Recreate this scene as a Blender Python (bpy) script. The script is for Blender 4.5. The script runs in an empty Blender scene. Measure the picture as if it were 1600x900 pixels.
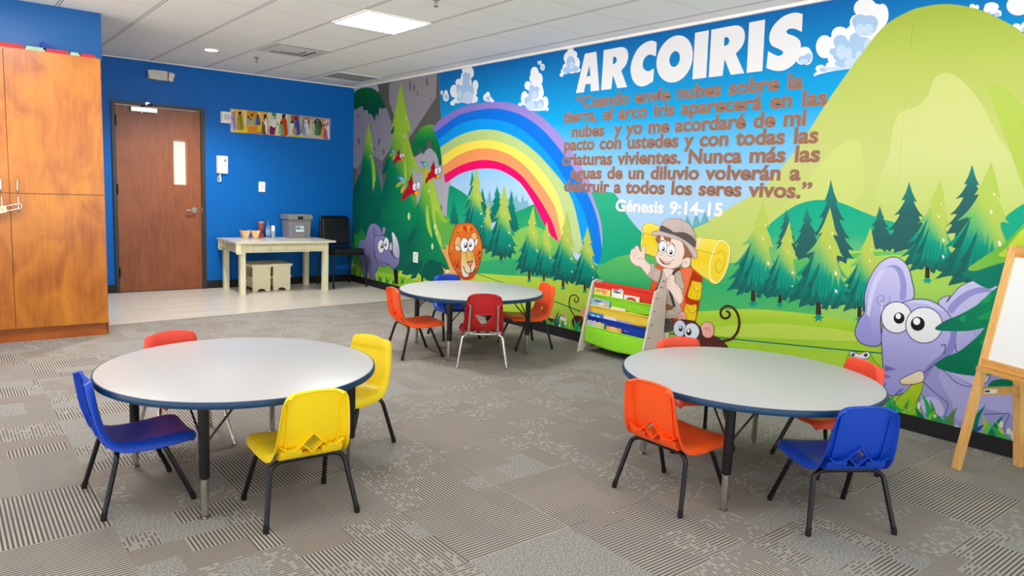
import bpy, bmesh, math, random
from math import pi, sin, cos, radians
from mathutils import Vector, Matrix
from mathutils.geometry import tessellate_polygon

SC = bpy.context.scene
COL = SC.collection
# ---------------------------------------------------------------- survey of the room (metres, camera over the origin)
FPX, YAW, PITCH, ROLL, CAMH, CX, CY = 1126.287, 0.666805, -0.12957, 0.039285, 1.35993, 776.13, 443.93
H, XR, YB = 2.683, 4.660, 9.253          # ceiling height, mural wall, door wall
XL, YF = -2.6, -2.6                      # walls out of the frame

_f = Vector((sin(YAW)*cos(PITCH), cos(YAW)*cos(PITCH), sin(PITCH)))
_r0 = Vector((cos(YAW), -sin(YAW), 0)); _u0 = _r0.cross(_f)
_r = cos(ROLL)*_r0 + sin(ROLL)*_u0
_u = -sin(ROLL)*_r0 + cos(ROLL)*_u0

cam = bpy.data.objects.new('camera', bpy.data.cameras.new('camera'))
COL.objects.link(cam)
cam.matrix_world = Matrix(((_r.x, _u.x, -_f.x, 0), (_r.y, _u.y, -_f.y, 0), (_r.z, _u.z, -_f.z, CAMH), (0, 0, 0, 1)))
cam.data.sensor_width = 36; cam.data.sensor_fit = 'HORIZONTAL'
cam.data.lens = FPX*36/1600
cam.data.shift_x = (800-CX)/1600; cam.data.shift_y = (CY-450)/1600
cam.data.clip_start = .05
SC.camera = cam

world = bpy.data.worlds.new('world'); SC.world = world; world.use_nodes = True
# added fill through the unbuilt walls, brightened below the horizon to lift the ceiling
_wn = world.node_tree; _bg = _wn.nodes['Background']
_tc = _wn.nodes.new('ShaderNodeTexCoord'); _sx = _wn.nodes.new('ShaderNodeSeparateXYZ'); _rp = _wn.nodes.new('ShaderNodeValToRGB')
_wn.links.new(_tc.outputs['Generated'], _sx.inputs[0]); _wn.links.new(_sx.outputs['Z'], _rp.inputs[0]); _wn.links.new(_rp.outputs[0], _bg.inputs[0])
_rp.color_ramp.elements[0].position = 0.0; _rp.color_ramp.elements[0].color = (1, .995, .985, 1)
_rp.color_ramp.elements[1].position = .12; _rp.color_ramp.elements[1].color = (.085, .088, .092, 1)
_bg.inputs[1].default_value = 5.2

vs = SC.view_settings
vs.view_transform = 'Standard'; vs.look = 'None'; vs.gamma = 1; vs.use_curve_mapping = False
vs.exposure = -0.06
SC.display_settings.display_device = 'sRGB'
SC.cycles.max_bounces = 10; SC.cycles.diffuse_bounces = 8; SC.cycles.glossy_bounces = 4
SC.cycles.sample_clamp_indirect = 6

LIGHT_COL = (1.0, .992, .985)
PANEL_W = 15.0        # watts of one ceiling panel
def area(name, x, y, w, size=.56):
    l = bpy.data.lights.new(name, 'AREA'); l.shape = 'SQUARE'; l.size = size; l.energy = w; l.color = LIGHT_COL
    o = bpy.data.objects.new(name, l); COL.objects.link(o); o.location = (x, y, H-.03)
    return o
# the ceiling panels that the photograph does not show but whose light it does
for px_, py_ in ((.57, 5.44), (2.97, 2.4), (.57, 2.4), (2.97, -.9), (.57, -.9), (-1.5, 2.4), (-1.5, -.9)):
    area('panel_light', px_, py_, PANEL_W*(3.3 if py_ > 5 else .9))

# ---------------------------------------------------------------- helpers
def lin(h):
    h = h.lstrip('#')
    c = [int(h[i:i+2], 16)/255 for i in (0, 2, 4)]
    return tuple(v/12.92 if v <= .04045 else ((v+.055)/1.055)**2.4 for v in c)
_M = {}
def mat(name, col='#888888', rough=.5, metal=0, spec=.5, noise=0, nscale=20, bump=0, coat=0, trans=0, ior=1.45, emit=0, nstretch=(1, 1, 1)):
    if name in _M: return _M[name]
    m = bpy.data.materials.new(name); m.use_nodes = True; nt = m.node_tree
    b = nt.nodes['Principled BSDF']
    c = lin(col) if isinstance(col, str) else col
    b.inputs['Base Color'].default_value = (*c, 1)
    b.inputs['Roughness'].default_value = rough; b.inputs['Metallic'].default_value = metal
    b.inputs['Specular IOR Level'].default_value = spec
    b.inputs['Coat Weight'].default_value = coat; b.inputs['Coat Roughness'].default_value = .15
    b.inputs['Transmission Weight'].default_value = trans; b.inputs['IOR'].default_value = ior
    if emit:
        b.inputs['Emission Color'].default_value = (*c, 1); b.inputs['Emission Strength'].default_value = emit
    tc = nt.nodes.new('ShaderNodeTexCoord'); mp = nt.nodes.new('ShaderNodeMapping')
    mp.inputs['Scale'].default_value = nstretch
    nt.links.new(tc.outputs['Object'], mp.inputs[0])
    n = nt.nodes.new('ShaderNodeTexNoise'); n.inputs['Scale'].default_value = nscale; n.inputs['Detail'].default_value = 4
    nt.links.new(mp.outputs[0], n.inputs['Vector'])
    if noise:
        r = nt.nodes.new('ShaderNodeMix'); r.data_type = 'RGBA'
        r.inputs[6].default_value = (*[max(0, v*(1-noise)) for v in c], 1)
        r.inputs[7].default_value = (*[min(1, v*(1+noise)) for v in c], 1)
        nt.links.new(n.outputs['Fac'], r.inputs[0]); nt.links.new(r.outputs[2], b.inputs['Base Color'])
    if bump:
        bp = nt.nodes.new('ShaderNodeBump'); bp.inputs['Strength'].default_value = bump; bp.inputs['Distance'].default_value = .002
        nt.links.new(n.outputs['Fac'], bp.inputs['Height']); nt.links.new(bp.outputs[0], b.inputs['Normal'])
    _M[name] = m
    return m

def new_obj(name, me, parent=None, mats=()):
    o = bpy.data.objects.new(name, me); COL.objects.link(o)
    for m in mats: me.materials.append(m)
    if parent: o.parent = parent
    return o
def obj(name, bm, m, parent=None, smooth=None, bevel=0, seg=2):
    if bevel:
        bmesh.ops.bevel(bm, geom=[e for e in bm.edges if len(e.link_faces) == 2 and e.calc_face_angle(0) > .5], offset=bevel, segments=seg, affect='EDGES', profile=.5)
    bmesh.ops.recalc_face_normals(bm, faces=bm.faces)
    me = bpy.data.meshes.new(name); bm.to_mesh(me); bm.free()
    o = new_obj(name, me, parent, m if isinstance(m, (list, tuple)) else [m])
    if smooth is not None:
        me.polygons.foreach_set('use_smooth', [True]*len(me.polygons))
        me.set_sharp_from_angle(angle=radians(smooth))
    return o
def thing(name, label, cat, loc=(0, 0, 0), rz=0, group=None):
    o = bpy.data.objects.new(name, None); COL.objects.link(o); o.empty_display_size = .1
    o.location = loc; o.rotation_euler = (0, 0, rz)
    return tag(o, label, cat, group)
def tag(o, label, cat, group=None):
    o['label'] = label; o['category'] = cat
    if group: o['group'] = group
    return o
def struct(o):
    o['kind'] = 'structure'; return o
def BM(): return bmesh.new()
def box(bm, x0, x1, y0, y1, z0, z1, mi=0):
    vs_ = [bm.verts.new((x, y, z)) for x in (x0, x1) for y in (y0, y1) for z in (z0, z1)]
    fs = []
    for q in ((0, 1, 3, 2), (4, 6, 7, 5), (0, 4, 5, 1), (2, 3, 7, 6), (0, 2, 6, 4), (1, 5, 7, 3)):
        f = bm.faces.new([vs_[i] for i in q]); f.material_index = mi; fs.append(f)
    return vs_
def xf(verts, M):
    for v in verts: v.co = M @ v.co
def prism(bm, pts, axis, a, b, mi=0):
    """extrude the 2-D outline pts along axis from a to b"""
    def P(u, v, w): return {0: (w, u, v), 1: (u, w, v), 2: (u, v, w)}[axis]
    A = [bm.verts.new(P(u, v, a)) for u, v in pts]; B = [bm.verts.new(P(u, v, b)) for u, v in pts]
    n = len(pts)
    for i in range(n):
        f = bm.faces.new((A[i], A[(i+1) % n], B[(i+1) % n], B[i])); f.material_index = mi
    for L in (A, B):
        for t in tessellate_polygon([[v.co for v in L]]):
            f = bm.faces.new([L[i] for i in t]); f.material_index = mi
    return A+B
def lathe(bm, prof, seg=24, M=None, mi=0):
    """prof: [(r,z)...] about Z"""
    rings = []
    for r, z in prof:
        rings.append([bm.verts.new((r*cos(2*pi*i/seg), r*sin(2*pi*i/seg), z)) for i in range(seg)] if r > 1e-6 else [bm.verts.new((0, 0, z))])
    for a, b in zip(rings, rings[1:]):
        for i in range(seg):
            j = (i+1) % seg
            if len(a) == 1 and len(b) == 1: continue
            if len(a) == 1: f = bm.faces.new((a[0], b[j], b[i]))
            elif len(b) == 1: f = bm.faces.new((a[i], a[j], b[0]))
            else: f = bm.faces.new((a[i], a[j], b[j], b[i]))
            f.material_index = mi
    vv = [v for r in rings for v in r]
    if M is not None: xf(vv, M)
    return vv
def tube(bm, pts, r, seg=10, mi=0, caps=True, rr=None):
    """sweep a circle along pts; rr optional radius per point"""
    pts = [Vector(p) for p in pts]; n = len(pts); rings = []
    t0 = (pts[1]-pts[0]).normalized()
    up = Vector((0, 0, 1)) if abs(t0.z) < .9 else Vector((1, 0, 0))
    nx = t0.cross(up).normalized()
    for i, p in enumerate(pts):
        if i == 0: t = pts[1]-pts[0]
        elif i == n-1: t = pts[-1]-pts[-2]
        else: t = (pts[i+1]-pts[i]).normalized()+(pts[i]-pts[i-1]).normalized()
        t.normalize(); nx = (nx-t*nx.dot(t)).normalized(); ny = t.cross(nx)
        q = rr[i] if rr else r
        rings.append([bm.verts.new(p+q*(cos(2*pi*k/seg)*nx+sin(2*pi*k/seg)*ny)) for k in range(seg)])
    for a, b in zip(rings, rings[1:]):
        for k in range(seg):
            f = bm.faces.new((a[k], a[(k+1) % seg], b[(k+1) % seg], b[k])); f.material_index = mi
    if caps:
        for L in (rings[0][::-1], rings[-1]):
            f = bm.faces.new(L); f.material_index = mi
    return [v for r_ in rings for v in r_]
def bez(pts, n=6):
    """rounded polyline: Catmull-Rom through pts"""
    pts = [Vector(p) for p in pts]; out = []
    for i in range(len(pts)-1):
        a = pts[max(i-1, 0)]; b = pts[i]; c = pts[i+1]; d = pts[min(i+2, len(pts)-1)]
        for k in range(n):
            t = k/n
            out.append(.5*((2*b)+(c-a)*t+(2*a-5*b+4*c-d)*t*t+(3*b-a-3*c+d)*t**3))
    return out+[pts[-1]]
def fillet(pts, r, n=5):
    """polyline with its inner corners rounded to radius ~r"""
    pts = [Vector(p) for p in pts]; out = [pts[0]]
    for a, b, c in zip(pts, pts[1:], pts[2:]):
        d1 = (a-b); d2 = (c-b); q = min(r, d1.length*.49, d2.length*.49)
        p1 = b+d1.normalized()*q; p2 = b+d2.normalized()*q
        for k in range(n+1):
            t = k/n; out.append((1-t)**2*p1+2*t*(1-t)*b+t*t*p2)
    return out+[pts[-1]]
def kids(o): return [c for c in bpy.data.objects if c.parent == o]
def dup(o, parent=None):
    c = o.copy(); COL.objects.link(c); c.parent = parent
    for k in kids(o): dup(k, c)
    return c
# ================================================================ materials of the setting
def N(nt, t, **kw):
    n = nt.nodes.new('ShaderNode'+t)
    for k, v in kw.items(): setattr(n, k, v)
    return n
def math_(nt, op, a, b=None, c=None):
    n = nt.nodes.new('ShaderNodeMath'); n.operation = op
    for i, v in enumerate((a, b, c)):
        if v is None: continue
        if isinstance(v, (int, float)): n.inputs[i].default_value = v
        else: nt.links.new(v, n.inputs[i])
    return n.outputs[0]
def mixc(nt, f, a, b):
    n = nt.nodes.new('ShaderNodeMix'); n.data_type = 'RGBA'
    for i, v in ((0, f), (6, a), (7, b)):
        if isinstance(v, tuple): n.inputs[i].default_value = (*v, 1)
        elif isinstance(v, (int, float)): n.inputs[i].default_value = v
        else: nt.links.new(v, n.inputs[i])
    return n.outputs[2]
def white(nt, vec, seed):
    a = N(nt, 'VectorMath', operation='ADD'); nt.links.new(vec, a.inputs[0]); a.inputs[1].default_value = (seed*3.17, seed*1.31, seed)
    w = N(nt, 'TexWhiteNoise', noise_dimensions='3D'); nt.links.new(a.outputs[0], w.inputs['Vector']); return w.outputs['Value']
def comb(nt, x, y, z=0.0):
    n = N(nt, 'CombineXYZ')
    for i, v in enumerate((x, y, z)):
        if isinstance(v, (int, float)): n.inputs[i].default_value = v
        else: nt.links.new(v, n.inputs[i])
    return n.outputs[0]

def carpet_material():
    m = bpy.data.materials.new('carpet_tiles'); m.use_nodes = True; nt = m.node_tree; b = nt.nodes['Principled BSDF']
    tc = N(nt, 'TexCoord'); s = N(nt, 'SeparateXYZ'); nt.links.new(tc.outputs['Object'], s.inputs[0])
    x, y = s.outputs[0], s.outputs[1]
    T = .50
    tx = math_(nt, 'FLOOR', math_(nt, 'DIVIDE', x, T)); ty = math_(nt, 'FLOOR', math_(nt, 'DIVIDE', y, T))
    tid = comb(nt, tx, ty)
    par = math_(nt, 'GREATER_THAN', white(nt, tid, 1), .5)        # quarter turned tiles
    par = math_(nt, 'ABSOLUTE', math_(nt, 'MODULO', math_(nt, 'ADD', tx, ty), 2.0))
    u = math_(nt, 'ADD', math_(nt, 'MULTIPLY', x, math_(nt, 'SUBTRACT', 1.0, par)), math_(nt, 'MULTIPLY', y, par))
    v = math_(nt, 'ADD', math_(nt, 'MULTIPLY', y, math_(nt, 'SUBTRACT', 1.0, par)), math_(nt, 'MULTIPLY', x, par))
    # patches inside a tile: strips across v, cut along u
    vs2 = math_(nt, 'FLOOR', math_(nt, 'DIVIDE', v, .125))
    us = math_(nt, 'FLOOR', math_(nt, 'DIVIDE', math_(nt, 'ADD', u, math_(nt, 'MULTIPLY', white(nt, comb(nt, vs2, par), 2), .4)), .25))
    pid = comb(nt, us, vs2, par)
    big = white(nt, tid, 5); r = white(nt, pid, 7); r2 = white(nt, pid, 11)
    # threads run along v
    ph = math_(nt, 'FRACT', math_(nt, 'DIVIDE', u, .0157))
    st = math_(nt, 'LESS_THAN', ph, .46)
    line = math_(nt, 'FLOOR', math_(nt, 'DIVIDE', u, .0157))
    dash = math_(nt, 'GREATER_THAN', white(nt, comb(nt, line, math_(nt, 'FLOOR', math_(nt, 'DIVIDE', v, .017))), 3), .22)
    nz = N(nt, 'TexNoise'); nz.inputs['Scale'].default_value = 130; nz.inputs['Detail'].default_value = 3; nt.links.new(tc.outputs['Object'], nz.inputs['Vector'])
    nz2 = N(nt, 'TexNoise'); nz2.inputs['Scale'].default_value = 420; nz2.inputs['Detail'].default_value = 2; nt.links.new(tc.outputs['Object'], nz2.inputs['Vector'])
    light = mixc(nt, r2, lin('#b8afa3'), lin('#a69f96'))
    dark = mixc(nt, r2, lin('#544c47'), lin('#5e5956'))
    strong = mixc(nt, st, light, dark)
    weak = mixc(nt, math_(nt, 'MULTIPLY', st, dash), lin('#a49d93'), lin('#6d6965'))
    spk = mixc(nt, math_(nt, 'GREATER_THAN', nz.outputs['Fac'], .5), lin('#83817d'), lin('#a5a19a'))
    plain = mixc(nt, nz.outputs['Fac'], lin('#7e766e'), lin('#998f84'))
    c = mixc(nt, math_(nt, 'GREATER_THAN', r, .34), strong, weak)
    c = mixc(nt, math_(nt, 'GREATER_THAN', r, .74), c, spk)
    c = mixc(nt, math_(nt, 'GREATER_THAN', r, .88), c, plain)
    # whole tiles of one pattern
    c = mixc(nt, math_(nt, 'GREATER_THAN', big, .80), c, strong)
    c = mixc(nt, math_(nt, 'LESS_THAN', big, .10), c, spk)
    c = mixc(nt, math_(nt, 'MULTIPLY', math_(nt, 'SUBTRACT', nz2.outputs['Fac'], .3), .5), c, lin('#6b635c'))
    nt.links.new(c, b.inputs['Base Color']); b.inputs['Roughness'].default_value = .95; b.inputs['Specular IOR Level'].default_value = .15
    bp = N(nt, 'Bump'); bp.inputs['Strength'].default_value = .5; bp.inputs['Distance'].default_value = .004
    nt.links.new(nz2.outputs['Fac'], bp.inputs['Height']); nt.links.new(bp.outputs[0], b.inputs['Normal'])
    return m

def ceiling_material():
    m = bpy.data.materials.new('ceiling_tiles'); m.use_nodes = True; nt = m.node_tree; b = nt.nodes['Principled BSDF']
    tc = N(nt, 'TexCoord'); s = N(nt, 'SeparateXYZ'); nt.links.new(tc.outputs['Object'], s.inputs[0])
    fx = math_(nt, 'FRACT', math_(nt, 'DIVIDE', math_(nt, 'SUBTRACT', s.outputs[0], 2.672-6.0), .60))
    fy = math_(nt, 'FRACT', math_(nt, 'DIVIDE', math_(nt, 'SUBTRACT', s.outputs[1], 5.14-9.0), .60))
    def near(f, w): return math_(nt, 'LESS_THAN', math_(nt, 'MINIMUM', f, math_(nt, 'SUBTRACT', 1.0, f)), w)
    nz = N(nt, 'TexNoise'); nz.inputs['Scale'].default_value = 90; nz.inputs['Detail'].default_value = 5; nt.links.new(tc.outputs['Object'], nz.inputs['Vector'])
    tile = mixc(nt, nz.outputs['Fac'], lin('#edebe6'), lin('#f5f4f0'))
    bar = lin('#f0eeea'); gap = lin('#8f8a84'); gap2 = lin('#c9c5be')  # gap tones paint the shade of the T-bar reveals as darker lines
    c = mixc(nt, near(fy, .022), tile, gap2); c = mixc(nt, near(fy, .016), c, bar)
    c = mixc(nt, near(fx, .024), c, gap); c = mixc(nt, near(fx, .011), c, bar)
    nt.links.new(c, b.inputs['Base Color']); b.inputs['Roughness'].default_value = .9; b.inputs['Specular IOR Level'].default_value = .2
    bp = N(nt, 'Bump'); bp.inputs['Strength'].default_value = .25; bp.inputs['Distance'].default_value = .002
    nt.links.new(nz.outputs['Fac'], bp.inputs['Height']); nt.links.new(bp.outputs[0], b.inputs['Normal'])
    return m

def plank_material():
    m = bpy.data.materials.new('vinyl_planks'); m.use_nodes = True; nt = m.node_tree; b = nt.nodes['Principled BSDF']
    tc = N(nt, 'TexCoord'); br = N(nt, 'TexBrick'); nt.links.new(tc.outputs['Object'], br.inputs['Vector'])
    br.inputs['Scale'].default_value = 1; br.inputs['Brick Width'].default_value = .92; br.inputs['Row Height'].default_value = .152
    br.inputs['Mortar Size'].default_value = .0015; br.inputs['Mortar Smooth'].default_value = .1; br.offset = .37
    br.inputs['Color1'].default_value = (*lin('#c8c0b3'), 1); br.inputs['Color2'].default_value = (*lin('#d3ccc0'), 1); br.inputs['Mortar'].default_value = (*lin('#a3978a'), 1)
    mp = N(nt, 'Mapping'); mp.inputs['Scale'].default_value = (2.2, 34, 1); nt.links.new(tc.outputs['Object'], mp.inputs[0])
    nz = N(nt, 'TexNoise'); nz.inputs['Scale'].default_value = 2.2; nz.inputs['Detail'].default_value = 6; nt.links.new(mp.outputs[0], nz.inputs['Vector'])
    f = math_(nt, 'MULTIPLY', math_(nt, 'SUBTRACT', nz.outputs['Fac'], .42), 1.3)
    c = mixc(nt, f, br.outputs['Color'], lin('#b5a693'))
    nt.links.new(c, b.inputs['Base Color']); b.inputs['Roughness'].default_value = .3; b.inputs['Specular IOR Level'].default_value = .4
    return m

def wood_material(name, c1, c2, scale=1.0, axis=2, rough=.3, coat=.3, figure=.5, c3=None):
    """timber with long grain along the axis and soft figure"""
    m = bpy.data.materials.new(name); m.use_nodes = True; nt = m.node_tree; b = nt.nodes['Principled BSDF']
    tc = N(nt, 'TexCoord'); mp = N(nt, 'Mapping'); sc = [16*scale]*3; sc[axis] = 1.3*scale
    mp.inputs['Scale'].default_value = sc; nt.links.new(tc.outputs['Object'], mp.inputs[0])
    n1 = N(nt, 'TexNoise'); n1.inputs['Scale'].default_value = 2.0; n1.inputs['Detail'].default_value = 8; n1.inputs['Distortion'].default_value = .6; nt.links.new(mp.outputs[0], n1.inputs['Vector'])
    mp2 = N(nt, 'Mapping'); s2 = [3.0*scale]*3; s2[axis] = 1.6*scale; mp2.inputs['Scale'].default_value = s2; nt.links.new(tc.outputs['Object'], mp2.inputs[0])
    n2 = N(nt, 'TexNoise'); n2.inputs['Scale'].default_value = 1.5; n2.inputs['Detail'].default_value = 3; n2.inputs['Distortion'].default_value = 1.2; nt.links.new(mp2.outputs[0], n2.inputs['Vector'])
    f = math_(nt, 'ADD', math_(nt, 'MULTIPLY', n1.outputs['Fac'], 1-figure), math_(nt, 'MULTIPLY', n2.outputs['Fac'], figure))
    f = math_(nt, 'MULTIPLY_ADD', f, 2.6, -.8)
    cl = N(nt, 'Clamp'); nt.links.new(f, cl.inputs[0])
    c = mixc(nt, cl.outputs[0], lin(c1), lin(c2))
    nt.links.new(c, b.inputs['Base Color']); b.inputs['Roughness'].default_value = rough
    b.inputs['Coat Weight'].default_value = coat; b.inputs['Coat Roughness'].default_value = .12
    return m

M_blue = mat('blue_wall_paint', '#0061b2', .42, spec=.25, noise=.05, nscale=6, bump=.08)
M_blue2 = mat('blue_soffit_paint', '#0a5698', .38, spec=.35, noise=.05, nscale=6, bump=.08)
M_white = mat('white_wall_paint', '#e6e6e2', .7, noise=.03, nscale=5)
M_black_base = mat('black_vinyl_base', '#141517', .45, noise=.2, nscale=8)
M_frame = mat('dark_bronze_door_frame', '#35302d', .4, noise=.1)
M_carpet = carpet_material(); M_ceil = ceiling_material(); M_plank = plank_material()
M_cab = wood_material('honey_maple_veneer', '#934a08', '#c97d1e', 1.0, 2, .33, .05, .72)
M_cab2 = wood_material('maple_kick', '#8c3f0c', '#b8641c', 1.0, 0, .3, .3, .6)
M_door = wood_material('cherry_door_veneer', '#763d23', '#965531', 1.2, 2, .4, .0, .45)
M_chrome = mat('brushed_chrome', '#c9c9c9', .22, 1, noise=.05)
M_white_pl = mat('white_plastic', '#e9e8e3', .35, noise=.02)
M_black = mat('black_steel', '#0f1012', .32, noise=.2, nscale=30)

# ================================================================ shell of the room
def vline(x): return 7.222+(x-1.23)*.0725          # edge between carpet and planks
bm = BM()
f = [bm.verts.new(p) for p in ((XL, YF, 0), (XR, YF, 0), (XR, vline(XR), 0), (1.13, vline(1.13), 0), (1.13, 7.6, 0), (XL, 7.6, 0))]
bm.faces.new(f); struct(obj('floor', bm, M_carpet))
bm = BM()
f = [bm.verts.new(p) for p in ((1.13, vline(1.13), 0), (XR, vline(XR), 0), (XR, YB, 0), (1.13, YB, 0))]
bm.faces.new(f); struct(obj('floor', bm, M_plank))
bm = BM(); box(bm, XL, XR+.1, YF, YB+.1, H, H+.06); struct(obj('ceiling', bm, M_ceil))
# door wall with its opening
DX0, DX1, DZ = 1.650, 2.668, 2.200
bm = BM(); box(bm, 1.13, DX0, YB, YB+.12, 0, H); box(bm, DX1, XR, YB, YB+.12, 0, H); box(bm, DX0, DX1, YB, YB+.12, DZ, H)
struct(obj('wall_back', bm, M_blue))
bm = BM(); box(bm, XR, XR+.12, YF, YB+.12, 0, H); struct(obj('wall_right', bm, M_white))
# the closet block the cabinets stand against, and the soffit over them
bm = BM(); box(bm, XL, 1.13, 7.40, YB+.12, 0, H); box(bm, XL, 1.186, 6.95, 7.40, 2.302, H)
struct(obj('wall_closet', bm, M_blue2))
# baseboards
bm = BM(); box(bm, DX1+.004, XR, YB-.008, YB, 0, .098); box(bm, 1.13, DX0-.004, YB-.008, YB, 0, .098)
struct(obj('baseboard_back', bm, M_black_base, bevel=.002, seg=1))
bm = BM(); box(bm, XR-.010, XR, YF, YB-.008, 0, .096); struct(obj('baseboard_right', bm, M_black_base, bevel=.002, seg=1))
# wall angle that carries the ceiling grid
M_angle = mat('white_wall_angle', '#e9e7e1', .5, noise=.02)
bm = BM(); box(bm, XR-.024, XR, YF, YB, H-.022, H-.0005); struct(obj('trim_1', bm, M_angle))
bm = BM(); box(bm, 1.186, XR-.024, YB-.022, YB, H-.014, H-.0005); struct(obj('trim_2', bm, M_angle))
bm = BM(); tube(bm, [(1.13, vline(1.13), .001), (XR-.01, vline(XR-.01), .001)], .006, 8); struct(obj('trim_3', bm, mat('grey_transition_strip', '#8d857b', .5)))

# ---------------------------------------------------------------- the door
dr = bpy.data.objects.new('door_1', None); COL.objects.link(dr); dr.location = (DX0, YB, 0); struct(dr)
dr['label'] = 'cherry veneer door with narrow glass slot and dark frame in blue wall'
def L(x): return x-DX0
bm = BM()
for a, b_ in ((DX0, 1.690), (2.620, DX1)): box(bm, L(a), L(b_), -.022, .12, 0, DZ)
box(bm, L(1.690), L(2.620), -.022, .12, 2.162, DZ)
obj('door_frame', bm, M_frame, dr, bevel=.003, seg=1)
# leaf with glass slot: four stiles round the opening
gx0, gx1, gz0, gz1 = L(2.300), L(2.457), 1.268, 1.810
lx0, lx1 = L(1.693), L(2.617)
bm = BM()
box(bm, lx0, gx0, .004, .048, .006, 2.158); box(bm, gx1, lx1, .004, .048, .006, 2.158)
box(bm, gx0, gx1, .004, .048, .006, gz0); box(bm, gx0, gx1, .004, .048, gz1, 2.158)
obj('door_leaf', bm, M_door, dr)
bm = BM()
for a in ((gx0-.006, gx0+.010, gz0-.006, gz1+.006), (gx1-.010, gx1+.006, gz0-.006, gz1+.006), (gx0, gx1, gz0-.006, gz0+.010), (gx0, gx1, gz1-.010, gz1+.006)):
    box(bm, a[0], a[1], -.002, .02, a[2], a[3])
gf = obj('glazing_bead', bm, mat('tan_glazing_bead', '#a8693d', .4), dr, bevel=.002, seg=1)
bm = BM(); box(bm, gx0+.008, gx1-.008, .022, .030, gz0+.008, gz1-.008)
obj('glass_pane', bm, mat('frosted_door_glass', '#d9d7cc', .12, spec=.6, noise=.04, nscale=3), dr)
bm = BM(); box(bm, gx0+.02, gx1-.03, .0185, .0218, gz0+.27, gz0+.285); box(bm, gx0+.02, gx1-.03, .0185, .0218, gz0+.36, gz0+.368)
obj('glass_film', bm, mat('white_glass_film', '#f2f1ea', .3), dr)
# lever handle
hb = BM(); lathe(hb, [(0, -.012), (.028, -.012), (.033, -.006), (.033, .004), (0, .004)], 24, Matrix.Translation((L(2.537), .0, .975)) @ Matrix.Rotation(pi/2, 4, 'X'))
tube(hb, fillet([(L(2.537), .0, .975), (L(2.537), -.055, .975), (L(2.430), -.055, .972)], .018), .010, 10)
obj('door_handle', hb, M_chrome, dr, 40)
bm = BM(); box(bm, L(2.6185), L(2.6225), -.028, -.004, .93, 1.01); obj('strike_plate', bm, M_chrome, dr)
for z in (.24, 1.20, 1.98):
    bm = BM(); lathe(bm, [(0, z-.06), (.008, z-.058), (.008, z+.058), (0, z+.06)], 10, Matrix.Translation((L(1.6905), -.026, 0))); box(bm, L(1.678), L(1.702), -.0235, -.0175, z-.055, z+.055)
    obj('hinge', bm, M_black, dr, 40)
# closer
cl = BM(); box(cl, L(1.846), L(2.122), -.062, .004, 2.094, 2.142); clo = obj('door_closer', cl, mat('silver_closer_cover', '#d8d6d0', .3, .6), dr, bevel=.006)
bm = BM(); lathe(bm, [(0, 0), (.012, 0), (.012, .02), (0, .02)], 12, Matrix.Translation((L(1.965), -.03, 2.076))); obj('closer_spindle', bm, M_chrome, clo, 40)
bm = BM()
tube(bm, [(L(1.965), -.03, 2.142), (L(1.965), -.03, 2.165)], .008, 8)
tube(bm, [(L(1.965), -.034, 2.16), (L(2.05), -.17, 2.166)], .007, 8); tube(bm, [(L(2.05), -.17, 2.166), (L(2.03), -.03, 2.19)], .007, 8)
obj('closer_arm', bm, M_black, clo, 40)
bm = BM(); box(bm, L(2.005), L(2.045), -.04, -.02, 2.175, 2.205); tube(bm, [(L(2.025), -.03, 2.2), (L(2.025), -.03, 2.235)], .007, 8); obj('closer_bracket', bm, M_chrome, clo)
bm = BM(); box(bm, L(1.688), L(2.622), -.012, .118, 0, .0075); obj('threshold', bm, mat('dark_threshold', '#4a4440', .5, .3), dr, bevel=.002, seg=1)
# ================================================================ the printed mural on the right-hand wall
def wall_pt(px, py):
    """where the line of sight through a point of the photograph meets the mural wall: (y, z)"""
    d = _r*((px-CX)/FPX) - _u*((py-CY)/FPX) + _f
    t = XR/max(d.x, .05)
    return (t*d.y, CAMH+t*d.z)
def ZF(x0, y0, s): return lambda *pts: [(x0+a/s, y0+b/s) for a, b in pts]
Z0 = ZF(0, 0, 1)
def crv(pts, closed=True, n=5):
    """smooth outline; a point given twice is a corner"""
    P = []; corner = []
    for p in pts:
        if P and abs(P[-1][0]-p[0])+abs(P[-1][1]-p[1]) < 1e-6: corner[-1] = True
        else: P.append(p); corner.append(False)
    N_ = len(P); out = []
    for i in range(N_ if closed else N_-1):
        b = P[i]; c = P[(i+1) % N_]
        a = P[i-1] if (closed or i > 0) else b
        d = P[(i+2) % N_] if (closed or i+2 < N_) else c
        mb = ((c[0]-a[0])*.5, (c[1]-a[1])*.5); mc = ((d[0]-b[0])*.5, (d[1]-b[1])*.5)
        if corner[i]: mb = ((c[0]-b[0])*.7, (c[1]-b[1])*.7)
        if corner[(i+1) % N_]: mc = ((c[0]-b[0])*.7, (c[1]-b[1])*.7)
        L_ = math.hypot(c[0]-b[0], c[1]-b[1])
        def lim(m):
            l = math.hypot(*m); return m if l <= 1.2*L_ or l == 0 else (m[0]*1.2*L_/l, m[1]*1.2*L_/l)
        mb = lim(mb); mc = lim(mc)
        for k in range(n):
            t = k/n; t2 = t*t; t3 = t2*t
            out.append(tuple((2*t3-3*t2+1)*b[j]+(t3-2*t2+t)*mb[j]+(-2*t3+3*t2)*c[j]+(t3-t2)*mc[j] for j in (0, 1)))
    if not closed: out.append(P[-1])
    return out
def ell(cx, cy, rx, ry=None, rot=0, n=28):
    ry = ry or rx; c, s = cos(rot), sin(rot)
    return [(cx+rx*cos(2*pi*i/n)*c-ry*sin(2*pi*i/n)*s, cy+rx*cos(2*pi*i/n)*s+ry*sin(2*pi*i/n)*c) for i in range(n)]
STEP = .000016
LAY = [1]
def lerp3(a, b, t): return tuple(x+(y-x)*t for x, y in zip(a, b))
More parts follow.
